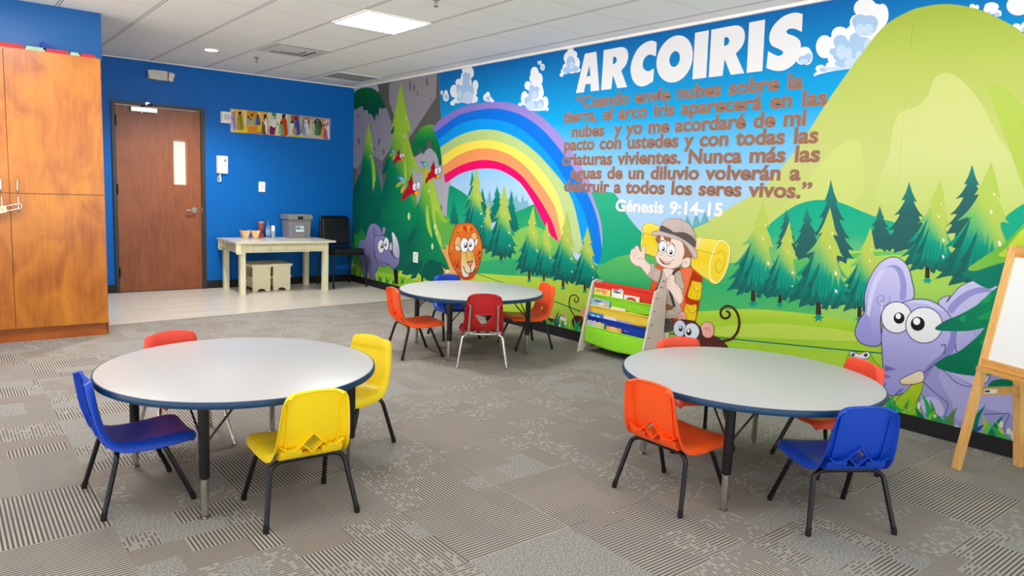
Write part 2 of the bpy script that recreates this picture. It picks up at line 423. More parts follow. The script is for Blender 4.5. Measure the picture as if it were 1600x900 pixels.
class Art:
    """one printed motif: coloured outlines laid on the wall in order"""
    def __init__(s): s.v = []; s.f = []; s.c = []
    def poly(s, pts, col, ramp=None, ax=None, sm=True, holes=(), up=True, raw=False, n=5):
        if sm: pts = crv(pts, n=n)
        LAY[0] += 1 if up else .45
        loops = [pts]+[list(h) for h in holes]
        flat = [p for l in loops for p in l]
        tris = tessellate_polygon([[Vector((p[0], p[1], 0)) for p in l] for l in loops])
        if ramp:
            # ramp = [(t, colour)...] along the axis ax = ((x,y),(x,y)), by default down the outline
            if ax is None:
                ys = [p[1] for p in flat]; xm = sum(p[0] for p in flat)/len(flat)
                ax = ((xm, min(ys)), (xm, max(ys)))
            (ax0, ay0), (ax1, ay1) = ax; dx, dy = ax1-ax0, ay1-ay0; L2 = dx*dx+dy*dy
            tt = lambda p: ((p[0]-ax0)*dx+(p[1]-ay0)*dy)/L2
            st = [(t, lin(c)) for t, c in ramp]
            bm = bmesh.new(); vs_ = [bm.verts.new((p[0], p[1], 0)) for p in flat]
            for t in tris:
                try: bm.faces.new([vs_[i] for i in t])
                except ValueError: pass
            for t, _c in st[1:-1]:
                bmesh.ops.bisect_plane(bm, geom=bm.verts[:]+bm.edges[:]+bm.faces[:], plane_co=(ax0+dx*t, ay0+dy*t, 0), plane_no=(dx, dy, 0))
            bm.verts.index_update()
            flat = [(v.co.x, v.co.y) for v in bm.verts]; tris = [[v.index for v in f.verts] for f in bm.faces]; bm.free()
            cols = []
            for p in flat:
                t = tt(p)
                if t <= st[0][0]: cols.append(st[0][1]); continue
                if t >= st[-1][0]: cols.append(st[-1][1]); continue
                for (t0, c0), (t1, c1) in zip(st, st[1:]):
                    if t <= t1: cols.append(lerp3(c0, c1, (t-t0)/(t1-t0))); break
        else:
            cols = [lin(col)]*len(flat)
        b = len(s.v); X = XR-.0015-STEP*LAY[0]
        for p in flat:
            y, z = p if raw else wall_pt(*p)
            s.v.append((X, y, z))
        s.f += [[b+i for i in t] for t in tris]; s.c += cols
        return s
    def line(s, pts, w, col, sm=True, closed=False, taper=(1, 1), up=True, ramp=None, n=5):
        if sm: pts = crv(pts, closed=closed, n=n)
        if closed: pts = pts+[pts[0]]
        m = len(pts); A = []; B = []
        for i, p in enumerate(pts):
            a = pts[i-1] if i else (pts[-2] if closed else p); b = pts[i+1] if i < m-1 else (pts[1] if closed else p)
            tx, ty = b[0]-a[0], b[1]-a[1]; l = math.hypot(tx, ty) or 1
            t = i/(m-1); q = w*.5*(taper[0]+(taper[1]-taper[0])*t)
            A.append((p[0]-ty/l*q, p[1]+tx/l*q)); B.append((p[0]+ty/l*q, p[1]-tx/l*q))
        LAY[0] += 1 if up else .45
        X = XR-.0015-STEP*LAY[0]; b0 = len(s.v); c = lin(col)
        for a, b in zip(A, B):
            for p in (a, b):
                y, z = wall_pt(*p); s.v.append((X, y, z)); s.c.append(c)
        for i in range(m-1): s.f.append([b0+2*i, b0+2*i+1, b0+2*i+3, b0+2*i+2])
        return s
    def outl(s, pts, col, lcol, w, **k):
        s.poly(pts, col, **k)
        sm = k.get('sm', True)
        s.line(pts, w, lcol, sm=sm, closed=True, n=k.get('n', 5))
        return s
    def dots(s, lst, col):
        LAY[0] += 1
        for a in lst: s.poly(ell(*a, n=14), col, sm=False, up=False)
        return s
    def eye(s, F, cx, cy, rx, ry, px, py, pr, lcol='#2b2f4a', w=1.0, k=1.0, pry=None, white_='#f4f6fa'):
        """white of the eye, iris and glint; coordinates in the frame F"""
        o = F(*ell(cx, cy, rx, ry)); s.poly(o, white_, sm=False)
        s.line(o, w, lcol, sm=False, closed=True)
        pry = pry or pr*1.15
        s.poly(F(*ell(px, py, pr, pry)), '#15171f', sm=False)
        s.poly(F(*ell(px-pr*.15, py-pry*.35, pr*.5, pry*.5)), '#ffffff', sm=False)
        return s
    def build(s, name, label=None, parent=None):
        me = bpy.data.meshes.new(name); me.from_pydata(s.v, [], s.f)
        a = me.color_attributes.new('Col', 'FLOAT_COLOR', 'POINT')
        for i, c in enumerate(s.c): a.data[i].color = (*c, 1)
        me.materials.append(M_print)
        # every printed face looks into the room
        bm = bmesh.new(); bm.from_mesh(me)
        for co, no in (((0, 0, .0965), (0, 0, -1)), ((0, 0, H-.0225), (0, 0, 1)), ((0, YB-.001, 0), (0, 1, 0)), ((0, YF+.02, 0), (0, -1, 0))):
            bmesh.ops.bisect_plane(bm, geom=bm.verts[:]+bm.edges[:]+bm.faces[:], plane_co=co, plane_no=no, clear_outer=True)
        bm.normal_update()
        bmesh.ops.reverse_faces(bm, faces=[f for f in bm.faces if f.normal.x > 0]); bm.to_mesh(me); bm.free()
        o = bpy.data.objects.new(name, me); COL.objects.link(o); o.parent = parent or MURAL
        if label: o['label'] = label
        return o
M_print = bpy.data.materials.new('printed_wall_film'); M_print.use_nodes = True
_nt = M_print.node_tree; _a = _nt.nodes.new('ShaderNodeAttribute'); _a.attribute_name = 'Col'
_hs = _nt.nodes.new('ShaderNodeHueSaturation'); _hs.inputs['Saturation'].default_value = 1.04; _hs.inputs['Value'].default_value = .86
_nt.links.new(_a.outputs['Color'], _hs.inputs['Color']); _nt.links.new(_hs.outputs['Color'], _nt.nodes['Principled BSDF'].inputs['Base Color'])
_nt.nodes['Principled BSDF'].inputs['Roughness'].default_value = .6
_nt.nodes['Principled BSDF'].inputs['Specular IOR Level'].default_value = .15

MURAL = bpy.data.objects.new('mural', None); COL.objects.link(MURAL)
tag(MURAL, 'cartoon rainbow, forest and animal mural with Spanish verse covering the right wall', 'mural')

# ---------------------------------------------------------------- sky
a = Art()
a.poly([(YF, .05), (YB, .05), (YB, H), (YF, H)], '#000000', sm=False, raw=True, ax=((0, H), (0, .9)),
       ramp=[(0, '#0a64ad'), (.16, '#0884c8'), (.36, '#16a6e2'), (.52, '#72c2ee'), (.72, '#aed4f3'), (1, '#cde2f7')])
a.build('sky', 'blue sky paling downwards')
# ---------------------------------------------------------------- grey cliffs at the corner
ZL = ZF(550, 120, 5.0)
a = Art()
a.poly(ZL((10, 40), (195, 60), (480, -40), (670, -40), (684, 120), (697, 325), (650, 380), (720, 600), (780, 1000), (840, 1300), (0, 1300)), '#5f5f5a', sm=False)
a.poly(ZL((290, 60), (330, 15), (500, -30), (664, -40), (657, 160), (600, 250), (480, 430), (430, 500), (330, 310), (290, 190)), '#989399', sm=False)
a.poly(ZL((5, 245), (120, 225), (270, 245), (318, 380), (322, 500), (300, 560), (240, 660), (130, 600), (35, 720), (5, 700)), '#9793a0', sm=False)
a.poly(ZL((240, 660), (130, 595), (35, 720), (20, 900), (240, 900)), '#74737d', sm=False)
LAY[0] += 1
for x, y, w, h in ((455, 70, 8, 45), (487, 90, 7, 35), (587, 40, 8, 35), (513, 130, 6, 20), (620, 175, 5, 12), (55, 505, 8, 30), (214, 505, 9, 28), (180, 565, 6, 15), (248, 588, 7, 26), (50, 310, 5, 22), (80, 420, 4, 14), (150, 400, 4, 12)):
    a.poly(ZL(*ell(x, y, w, h, n=12)), '#6c6872', sm=False, up=False)
# pale cliff under the second green dome
a.poly(ZL((470, 640), (520, 610), (610, 555), (650, 590), (700, 650), (738, 690), (775, 850), (790, 1000), (830, 1300), (470, 1300)), '#aeadb8', sm=False)
a.poly(ZL((690, 1005), (705, 1005), (706, 1045), (690, 1045)), '#7d7c88')
# green caps with dripping edges
a.poly(ZL((10, 95), (40, 60), (100, 50), (160, 62), (195, 60), (200, 120), (10, 140)), '#b9c6cf')
a.poly(ZL((8, 140), (60, 95), (120, 84), (180, 100), (230, 160), (265, 238), (265, 238), (240, 250), (215, 245), (205, 320), (205, 320), (190, 290), (180, 345), (180, 345), (150, 290), (130, 290), (120, 260), (90, 260), (85, 230), (60, 235), (40, 250), (8, 250)), '#0b5c36',
       ramp=[(0, '#136b34'), (.5, '#0c5a3b'), (1, '#0b4a3c')])
a.poly(ZL((465, 545), (490, 470), (540, 400), (600, 375), (650, 385), (690, 430), (715, 500), (738, 590), (738, 590), (728, 610), (720, 650), (720, 650), (708, 615), (700, 690), (700, 690), (680, 690), (670, 620), (640, 570), (625, 520), (600, 480), (580, 530), (575, 570), (555, 600), (540, 570), (530, 540), (515, 590), (485, 610), (485, 610)), '#0f7a44',
       ramp=[(0, '#6fae3e'), (.18, '#3a9a44'), (.42, '#0f7a44'), (1, '#0b6b4b')])
a.line(ZL((485, 612), (515, 592), (530, 542), (545, 575), (557, 602), (577, 572), (583, 530), (601, 482), (625, 522), (640, 572), (668, 620), (682, 692)), .7, '#164a33')
a.build('cliff', 'grey cliffs with dripping green caps')

# ---------------------------------------------------------------- far hills and fields
Z2 = ZF(680, 250, 4.2857); Z6 = ZF(1100, 260, 3.0); Z5 = ZF(1180, 0, 3.0); ZE = ZF(970, 335, 6.428); ZB = ZF(970, 440, 7.5)
a = Art()
# sky inside the arch with pale pines
a.poly(Z2((480, 360), (480, 260), (505, 270), (518, 205), (530, 265), (545, 225), (556, 270), (572, 290), (585, 230), (600, 280), (618, 265), (628, 310), (680, 330), (560, 360)), '#7fb6c6', sm=False)
a.poly(Z2((340, 300), (365, 200), (385, 300), (400, 360), (330, 360)), '#7fb6c6', sm=False)
a.poly(Z2((95, 180), (150, 195), (215, 240), (300, 330), (300, 480), (95, 480)), '#1fa37b', ramp=[(0, '#17936f'), (1, '#35b183')])
a.poly(Z2((440, 370), (530, 350), (600, 325), (665, 298), (700, 340), (760, 480), (760, 560), (440, 560)), '#2aa777', ramp=[(0, '#1d9a70'), (1, '#49b873')])
a.build('far_hill', 'teal hills seen through the rainbow arch')

# ---------------------------------------------------------------- rainbow
bands = [
 [(676, 199.5), (680, 195.5), (694, 182.7), (722, 167.5), (754.7, 160.5), (778, 159), (801, 161.7), (829, 172), (852.7, 187.3), (880.7, 217.7), (904, 252.7), (920.3, 280.7), (930.8, 301), (943.7, 343), (957.7, 406)],
 [(680, 207), (687, 201.3), (715, 181.5), (745.3, 172.2), (773.3, 169.8), (796.7, 173.3), (824.7, 185), (852.7, 207.2), (880.7, 241), (904, 274.8), (911, 288.5), (927.3, 322.3), (936.7, 357.3), (943.7, 414)],
 [(684, 218), (691.7, 213), (715, 195.5), (738.3, 187.8), (757, 185.7), (782.7, 188.5), (810.7, 199), (838.7, 221.2), (864.3, 250.3), (880.7, 276), (904, 313), (918, 348), (931, 412)],
 [(688, 230), (696.3, 224.7), (715, 213), (738.3, 204.8), (760.5, 202.3), (785, 206), (813, 218.8), (841, 241), (864.3, 266.7), (880.7, 287.3), (897, 320), (913, 395)],
 [(690, 245), (698.2, 238.7), (715, 228.2), (736, 221.2), (757, 218.8), (778, 220.7), (803.7, 230.5), (829.3, 248), (852.7, 273.7), (869, 299), (880, 330), (890, 395)],
 [(692, 259), (699.8, 253.8), (715, 243.3), (736, 234.5), (754.7, 232), (775.7, 234), (799, 243.3), (822.3, 260.8), (841, 283), (857.3, 306), (869, 329.3), (880, 385)],
 [(694, 273), (702, 268.5), (715, 260.8), (736, 252.7), (757, 250), (778, 252.7), (799, 262), (817.7, 277.2), (836.3, 301.3), (852.7, 327), (864.3, 350.3), (874, 382)],
 [(696, 286), (704.5, 281), (719.7, 271.3), (740.7, 265), (759.3, 263.2), (778, 265), (796.7, 273.7), (815.3, 288.5), (834, 317.7), (848, 345.7), (857.3, 362), (868, 378)]]
rb_cols = [('#8a79c9', '#b7a9e6'), ('#0a6fdc', '#0a7fe6'), ('#0b96ea', '#12a2f2'), ('#b2cc80', '#c3d999'), ('#f9e255', '#f8ea8c'), ('#f39a5e', '#f9a97e'), ('#ee1466', '#f72a74')]
a = Art(); LAY[0] += 1
for k, (c1, c2) in enumerate(rb_cols):
    o = crv(bands[k], closed=False); i_ = crv(bands[k+1], closed=False)
    a.poly(o+i_[::-1], '#000000', sm=False, up=False, ax=((700, 170), (930, 400)), ramp=[(0, c1), (1, c2)])
a.build('rainbow', 'seven striped rainbow arch')

# ---------------------------------------------------------------- clouds
def cloud(F, whites, shades, lights, base=None, sm_=()):
    a = Art(); LAY[0] += 1
    for c in whites: a.poly(F(*ell(*c)), '#eef0f4', sm=False, up=False)
    if base: a.poly(F(*base), '#eef0f4', up=False)
    LAY[0] += 1
    for c in shades: a.poly(F(*ell(*c)), '#a9c6e6', sm=False, up=False)
    LAY[0] += 1
    for c in lights: a.poly(F(*ell(*c)), '#c4d8ee', sm=False, up=False)
    a.build('cloud')
ZC = ZF(690, 90, 8.0); ZR = ZF(1250, 0, 6.43); ZT = ZF(860, 0, 2.648); ZQ = ZF(1480, 0, 13.333)
cloud(ZC, [(310, 150, 55, 50), (355, 190, 50, 75), (290, 230, 45, 55), (215, 310, 40, 45), (160, 420, 52, 80), (425, 345, 36, 65), (300, 330, 80, 120), (400, 430, 45, 60), (290, 470, 130, 95), (425, 520, 30, 40), (140, 570, 30, 30), (390, 540, 45, 30), (200, 540, 60, 30)],
      [(300, 230, 35, 45), (335, 240, 28, 45), (310, 310, 45, 90), (215, 400, 30, 70), (290, 430, 95, 90), (370, 410, 35, 70), (250, 510, 60, 50)],
      [(330, 500, 65, 80), (225, 460, 30, 60), (300, 540, 80, 22)])
cloud(ZC, [(1165, 190, 52, 75), (1225, 270, 42, 78), (1150, 260, 50, 60), (1080, 350, 42, 55), (1040, 510, 46, 90), (1245, 440, 34, 68), (1180, 400, 90, 110), (1300, 560, 36, 75), (1150, 540, 130, 95), (985, 585, 26, 22), (1320, 645, 22, 22), (1200, 640, 130, 26)],
      [(1130, 380, 32, 42), (1190, 400, 34, 42), (1150, 460, 66, 62), (1080, 545, 45, 60), (1245, 580, 38, 62), (1160, 590, 90, 50)],
      [(1160, 470, 36, 55), (1110, 600, 62, 52), (1235, 600, 36, 42)])
cloud(ZC, [(580, 470, 28, 42), (545, 500, 22, 42), (590, 520, 45, 34), (635, 540, 24, 20)], [(580, 520, 28, 34)], [(575, 535, 24, 18)])
cloud(ZC, [(57, 440, 22, 34), (57, 495, 38, 52)], [(57, 495, 24, 34)], [(57, 510, 18, 22)])
cloud(ZC, [(5, 440, 17, 27)], [(3, 445, 9, 15)], [])
cloud(ZC, [(1265, 120, 29, 42)], [(1265, 123, 20, 30)], [(1263, 130, 12, 16)])
cloud(ZC, [(1215, 62, 11, 22), (1240, 60, 12, 22), (1228, 72, 14, 20)], [(1228, 68, 12, 14)], [])
cloud(ZT, [(84, 205, 12, 15), (88, 225, 24, 18), (72, 240, 16, 24), (105, 262, 18, 28), (85, 280, 34, 24), (60, 295, 16, 12), (47, 310, 8, 8), (110, 290, 16, 10)], [(85, 258, 18, 26), (72, 290, 20, 14), (100, 285, 18, 12)], [(88, 270, 10, 16)])
cloud(ZT, [(1054, 212, 24, 18), (1062, 235, 24, 34), (1040, 240, 24, 28)], [(1052, 248, 26, 18), (1068, 236, 14, 16)], [(1050, 254, 18, 10)])
cloud(ZR, [(660, 85, 118, 100), (830, 150, 62, 112), (770, 130, 90, 90), (570, 230, 68, 82), (405, 350, 88, 82), (250, 470, 88, 116), (520, 340, 62, 62), (420, 480, 150, 160), (650, 400, 220, 190), (700, 250, 130, 110), (340, 590, 60, 55), (210, 690, 52, 38), (320, 660, 60, 40), (840, 300, 60, 50)],
      [(610, 220, 85, 75), (705, 230, 82, 76), (660, 280, 110, 75), (410, 420, 72, 70), (330, 520, 32, 34), (420, 540, 90, 95), (560, 400, 60, 70), (560, 500, 120, 110), (640, 430, 80, 60), (460, 640, 110, 40), (240, 700, 40, 24)],
      [(605, 300, 45, 62), (690, 300, 50, 62), (420, 520, 52, 75), (490, 540, 35, 60), (520, 640, 70, 60), (690, 460, 45, 70), (600, 560, 40, 50), (350, 690, 110, 18)],
      base=[(140, 768), (140, 768), (150, 735), (300, 660), (420, 620), (640, 600), (620, 660), (500, 690), (500, 690), (330, 715), (200, 745)])
cloud(ZQ, [(530, 130, 60, 45), (630, 150, 40, 48), (580, 170, 80, 40)], [], [])
cloud(ZQ, [(930, 140, 150, 90), (850, 200, 90, 70), (1085, 280, 55, 68), (950, 230, 120, 70)], [(1040, 310, 60, 48), (880, 262, 40, 22)], [])
cloud(ZQ, [(1480, 120, 240, 205), (1680, 60, 260, 180), (1600, 0, 200, 150)], [(1720, 120, 120, 90)], [])
cloud(ZQ, [(1450, 545, 80, 55), (1630, 540, 90, 80), (1560, 600, 140, 60)], [(1610, 610, 60, 40)], [])

# ---------------------------------------------------------------- near hills and fields
a = Art()
# teal slope right of the rainbow
a.poly(Z0((924, 300), (924, 300), (945, 300), (962, 304), (978, 333), (1004, 364), (1050, 400), (1060, 440), (930, 440), (940, 400), (940, 350)), '#1fa884', ramp=[(0, '#3bb38a'), (1, '#18a57f')])
# the great yellow-green hill and its paler humps
hill = [(1083, 358), (1100, 348.5), (1133, 329), (1176, 304), (1200, 287), (1247, 230), (1297, 153), (1337, 97), (1380, 43), (1420, 18), (1447, 10), (1473, 6.7), (1500, 8.3), (1533, 16), (1563, 30), (1590, 45), (1640, 85), (1760, 230), (1900, 420), (1900, 640), (1083, 640)]
a.poly(crv(hill[:-2], closed=False)+hill[-2:], '#000000', sm=False, ax=((1400, 0), (1400, 460)), ramp=[(0, '#a3b548'), (.2, '#b6c462'), (.55, '#c6cf80'), (.8, '#c3d574'), (1, '#b0d462')])
a.poly(Z5((600, 960), (630, 720), (655, 570), (700, 515), (760, 500), (810, 450), (840, 370), (890, 342), (950, 362), (1020, 430), (1080, 520), (1140, 640), (1220, 760), (1290, 960)), '#cfd68e', ramp=[(0, '#ccd284'), (.6, '#d0d78e'), (1, '#c4d67a')])
a.poly(Z5((270, 820), (350, 720), (430, 665), (480, 660), (500, 700), (512, 870), (440, 960), (200, 960)), '#cad77f')
a.poly(Z5((1085, 400), (1180, 420), (1300, 560), (1420, 800), (1420, 960), (1300, 960), (1200, 720), (1130, 520)), '#b4c95c')
a.line(Z5((744, 50), (740, 110), (722, 300), (700, 520), (668, 880)), .45, '#a9bf57', sm=False)
a.line(Z5((740, 115), (737, 150), (728, 240)), .9, '#4c5f23', taper=(.3, .3))
# pale pines above the explorer's hat
a.poly(ZE((640, 90), (655, 55), (670, 5), (690, 55), (705, 95), (720, 130), (735, 60), (760, -10), (785, 45), (800, 90), (820, 40), (850, -30), (870, 25), (890, 75), (720, 150)), '#6fb3bd', sm=False)
# teal hills behind the right-hand forest
a.poly(Z6((260, 320), (310, 270), (380, 215), (450, 175), (540, 157), (640, 170), (740, 210), (830, 245), (900, 265), (1000, 330), (1000, 470), (260, 470)), '#2fb08b', ramp=[(0, '#1faa8c'), (.5, '#35b489'), (.9, '#8acb72'), (1, '#9dd168')])
a.poly(Z6((1380, 300), (1420, 232), (1500, 175), (1600, 120), (1800, 60), (1800, 470), (1380, 470)), '#1aa688', ramp=[(0, '#14a389'), (1, '#35b489')])
a.poly(Z6((560, 425), (660, 402), (800, 392), (960, 390), (960, 390), (900, 430), (760, 470), (560, 470)), '#b9da5e')
# meadow that carries the forests
a.poly(Z0((686, 437), (686, 370), (700, 352), (740, 385), (790, 372), (812, 358), (830, 353), (846, 357), (875, 380), (900, 405), (936, 414), (957, 405), (976, 399), (1004, 398), (1050, 405), (1100, 411), (1140, 411), (1300, 398), (1420, 392), (1600, 400), (1760, 420), (1900, 440), (1900, 640), (1100, 560), (686, 470)), '#55ba6c', ax=((1000, 380), (1000, 490)), ramp=[(0, '#86c862'), (.25, '#5fbf6a'), (.6, '#3fb273'), (1, '#66c468')], n=3)
a.poly(Z0((1285, 492), (1300, 420), (1330, 405), (1420, 398), (1520, 410), (1600, 430), (1700, 450), (1700, 600), (1400, 560)), '#9dd364', ramp=[(0, '#b5da60'), (.5, '#97d06a'), (1, '#78c96c')])
a.poly(Z0((740, 412), (790, 405), (812, 408), (800, 432), (740, 430)), '#3fae74')
a.poly(Z0((690, 345), (676, 330), (692, 335), (716, 352), (740, 380), (700, 430), (650, 438), (650, 380)), '#5aab52', ramp=[(0, '#6db04a'), (1, '#4fae62')])
a.build('hill', 'yellow green hill over teal hills and meadow')
a = Art()
a.poly(Z0((553, 455), (553, 402), (600, 415), (640, 425), (690, 428), (743, 427), (790, 430), (823, 431.5), (857, 435), (907, 443), (925, 448), (1000, 470), (1060, 487), (1090, 487), (1150, 483), (1183, 483), (1233, 487), (1287, 493), (1333, 502), (1420, 520), (1600, 560), (1900, 640), (1900, 900), (1600, 740), (1000, 620), (553, 470)), '#b4d952', n=3, ax=((1200, 484), (1210, 580)), ramp=[(0, '#bcdc55'), (.5, '#a6d441'), (1, '#b5db52')])
a.poly(Z0((1090, 520), (1180, 505), (1290, 512), (1345, 522), (1345, 532), (1240, 530)), '#c3e05f')
a.poly(Z0((620, 430), (553, 418), (553, 460), (640, 462), (700, 455)), '#9ccb45')
a.line(Z0((852, 465), (880, 476), (908, 487)), 1.7, '#1c7a5e', sm=False)
a.line(Z0((744, 427), (775, 438), (860, 466)), 1.1, '#2f7a4a', sm=False)
a.line(Z0((1046, 521), (1120, 527), (1200, 535), (1290, 544), (1380, 552)), 2.0, '#17775c', sm=False)
a.line(Z0((1046, 523), (1120, 529), (1200, 537.5), (1290, 546.5), (1380, 555)), .8, '#8fd08a', sm=False)
a.poly(Z0((552, 362), (575, 355), (600, 380), (625, 415), (622, 428), (590, 424), (552, 410)), '#2f8f4c', ramp=[(0, '#1f7a4c'), (.6, '#3f9f44'), (1, '#7fb845')])
a.build('meadow', 'lime green meadow with dark path line')

# ---------------------------------------------------------------- pines
def outline(seed, tiers, droop=1.0):
    """half-unit pine silhouette: list of (x, t) going down the left side and up the right"""
    rnd = random.Random(seed)
    return rnd
LEFT = [(-.30, .27), (-.17, .262), (-.59, .475), (-.34, .455), (-.83, .69), (-.55, .675), (-1, .845), (-.70, .815), (-.97, .955), (-.58, .925), (-.60, 1.0), (-.12, .95)]
RIGHT = [(.34, .29), (.20, .275), (.62, .50), (.38, .485), (.86, .715), (.62, .70), (1.03, .86), (.78, .85), (1.02, .96), (.72, .95), (.66, 1.02), (.36, .975), (.30, 1.035), (.10, .97)]
def pine(apex, base, hw, seed=1, kind='lit', trunk=0, cols=None, slope=0):
    """apex and foot of the foliage in photo pixels, hw = half width at the foot, slope = rise of the ground line"""
    rnd = random.Random(seed)
    hgt = base[1]-apex[1]
    def P(x, t): return (apex[0]+(base[0]-apex[0])*t+x*hw, apex[1]+hgt*t+slope*x*hw*t)
    j = lambda s: (rnd.random()-.5)*s
    pts = [P(0, 0), P(0, 0)]
    def side(L):
        out = []; px_, pt_ = 0, 0
        for i, (x, t) in enumerate(L):
            x += j(.05); t += j(.015)
            if i % 2 == 0:
                out.append(P(px_+(x-px_)*.45, pt_+(t-pt_)*.58))
                out += [P(x, t), P(x, t)]
            else: out.append(P(x, t))
            px_, pt_ = x, t
        return out
    left = side(LEFT); right = side(RIGHT)
    # split the silhouette so that each half closes on the trunk line
    sil = pts+left+[P(0, .945)]+right[::-1]
    a = Art()
    if trunk:
        w = hw*.085; tx, ty = P(0, .93); by = ty+trunk
        a.poly([(tx-w*.8, ty), (tx+w*.8, ty), (tx+w, by), (tx-w, by)], '#2b2320', sm=False)
        a.poly([(tx-w*.25, ty), (tx+w*.1, ty), (tx+w*.2, by), (tx-w*.4, by)], '#5a3425', sm=False)
        st = []
        for k in range(12):
            q = (2.4 if k % 2 == 0 else 1.0)*w; st.append((tx+q*cos(k*pi/6), by+q*.8*sin(k*pi/6)))
        a.poly(st, '#1f9c87', sm=False)
    if kind == 'dark':
        c = cols or ('#2a8a80', '#2b6663', '#2a5f5e')
        a.poly(sil, c[1], n=3, ramp=[(0, c[0]), (.4, c[1]), (1, c[2])])
        return a
    c = cols or ('#bace63', '#74be74', '#1f9f86', '#187d6e', '#1f605a')
    a.poly(sil, c[2], n=3, ax=(P(.32, .12), P(-.42, 1.04)), ramp=[(0, c[0]), (.22, c[0]), (.40, c[1]), (.58, c[2]), (.78, c[3]), (.98, c[4])])
    # dark feathers along the lower left
    LAY[0] += 1
    for x, t, q in ((-.72, .80, .30), (-.82, .90, .32), (-.52, .93, .34), (-.45, .80, .30), (-.28, .97, .22), (.1, 1.0, .2), (.42, 1.0, .2), (-.62, .68, .26)):
        x += j(.06); t += j(.02)
        a.poly([P(x, t), P(x, t), P(x+.16, t-.10), P(x+.36, t-q), P(x+.36, t-q), P(x+.28, t-.09), P(x+.17, t+.005)], c[4], up=False, n=2, ax=(P(x, t), P(x+.36, t-q)), ramp=[(0, c[4]), (1, c[3])])
    # sunny flank with a feathered edge
    LAY[0] += 1
    edge = [P(.01, .02), P(-.05, .14), P(-.11, .30), P(-.15, .46), P(-.08, .64), P(-.08, .64), P(.0, .55), P(.10, .68), P(.10, .68), P(.15, .57), P(.22, .76), P(.22, .76), P(.27, .63), P(.40, .83), P(.40, .83), P(.42, .68), P(.62, .84), P(.62, .84), P(.58, .70), P(.76, .76), P(.76, .76)]
    rt = [P(.50, .60), P(.40, .49), P(.55, .49), P(.55, .49), P(.36, .36), P(.20, .28), P(.30, .28), P(.30, .28), P(.16, .14), P(.01, .01), P(.01, .01)]
    a.poly(edge+rt, c[0], n=3, ax=(P(.50, .40), P(-.22, .56)), ramp=[(0, c[0]), (.40, c[0]), (.78, c[1]), (1, c[2])])
    # teal tufts
    LAY[0] += 1
    for k in range(7):
        x = -.18+.13*k+j(.08); t = .90+j(.06); l = .17+rnd.random()*.10
        a.poly([P(x-.015, t), P(x+.02, t-l), P(x+.02, t-l), P(x+.05, t-.01), P(x+.05, t-.01), P(x+.02, t-.05)], '#22a68f' if not cols else c[2], sm=False, up=False)
    # light flecks
    g = hw*.030
    a.dots([(*P(.17, .26), g*.7, g*1.2), (*P(.15, .40), g, g*1.6, -.2), (*P(.44, .66), g*1.3, g*2.4, -.25), (*P(.52, .84), g*1.1, g*2.2, -.45)], '#eef2cf')
    return a

TOPS = []
def base_layer(b):
    TOPS.append(LAY[0]); LAY[0] = b
LB = LAY[0]
# dark pines at the back
for ap, ba, hw, sd in (((1298.5, 280), (1300, 410), 34, 3), ((1229, 327), (1229, 392), 17, 4), ((1261, 324), (1262, 407), 26, 5),
                       ((1375, 321), (1376, 392), 24, 6), ((1421, 284), (1420, 396), 40, 7), ((1519.5, 257), (1516, 372), 40, 8)):
    pine(ap, ba, hw, sd, 'dark').build('pine_tree', 'dark shaded pine')
for ap, ba, hw, sd in (((738, 268), (742, 352), 18, 11), ((754, 292), (756, 340), 9, 12), ((777, 290), (778, 348), 16, 13), ((799, 296), (800, 362), 12, 14), ((709, 306), (710, 352), 8, 15)):
    pine(ap, ba, hw, sd, 'dark', cols=('#1f9680', '#17806c', '#186a60')).build('pine_tree', 'dark shaded pine')
# forest right of the explorer
pine((1193.5, 313), (1176, 462), 43, 21, trunk=23).build('pine_tree', 'light green pine')
pine((1234, 346), (1218, 467), 35, 22, trunk=18).build('pine_tree', 'light green pine')
pine((1361, 355), (1342, 486), 40, 24, trunk=22).build('pine_tree', 'light green pine')
pine((1297.5, 324), (1278, 480), 50, 23, trunk=27).build('pine_tree', 'light green pine')
pine((1469.5, 281), (1448, 424), 44, 25, trunk=24).build('pine_tree', 'light green pine')
pine((1549, 254), (1524, 446), 68, 26, cols=('#b5cd62', '#74bf70', '#169b82', '#167a6c', '#1f5f57')).build('pine_tree', 'tall light green pine')
base_layer(LB+20)
# forest under the rainbow
GL = ('#b4c95e', '#6cb567', '#18937d', '#16776a', '#185851')
pine((745, 262), (741, 371), 22, 31, cols=GL).build('pine_tree', 'light green pine')
pine((763.5, 312), (760, 391), 13, 32, trunk=11, cols=GL).build('pine_tree', 'light green pine')
pine((788.5, 288), (783, 402), 25, 33, trunk=14, cols=GL).build('pine_tree', 'light green pine')
pine((833.5, 321), (827, 428), 23, 34, trunk=18, cols=GL).build('pine_tree', 'light green pine')
pine((855, 346), (850, 432), 20, 35, trunk=12, cols=GL).build('pine_tree', 'light green pine')
pine((886.5, 331), (880, 441), 25, 36, trunk=17, slope=.1, cols=GL).build('pine_tree', 'light green pine')
pine((919, 353), (914, 448), 24, 37, trunk=14, slope=.1, cols=GL).build('pine_tree', 'light green pine')

base_layer(LB)
# the tall smooth pines at the corner
ZK = ZF(540, 280, 5.0)
RAMP = [(0, '#a4cc48'), (.22, '#72b446'), (.52, '#1a8a58'), (1, '#0f6250')]
def tall(sil, ax, lights, darks, trunk=None):
    a = Art()
    if trunk: a.poly(trunk, '#1d1613', sm=False)
    a.poly(sil, '#15784d', ax=ax, ramp=RAMP, n=4)
    LAY[0] += 1
    for p in darks: a.poly(p, '#0e5b4e', up=False, n=3)
    LAY[0] += 1
    for p in lights: a.poly(p, '#a9cf50', up=False, n=3)
    return a
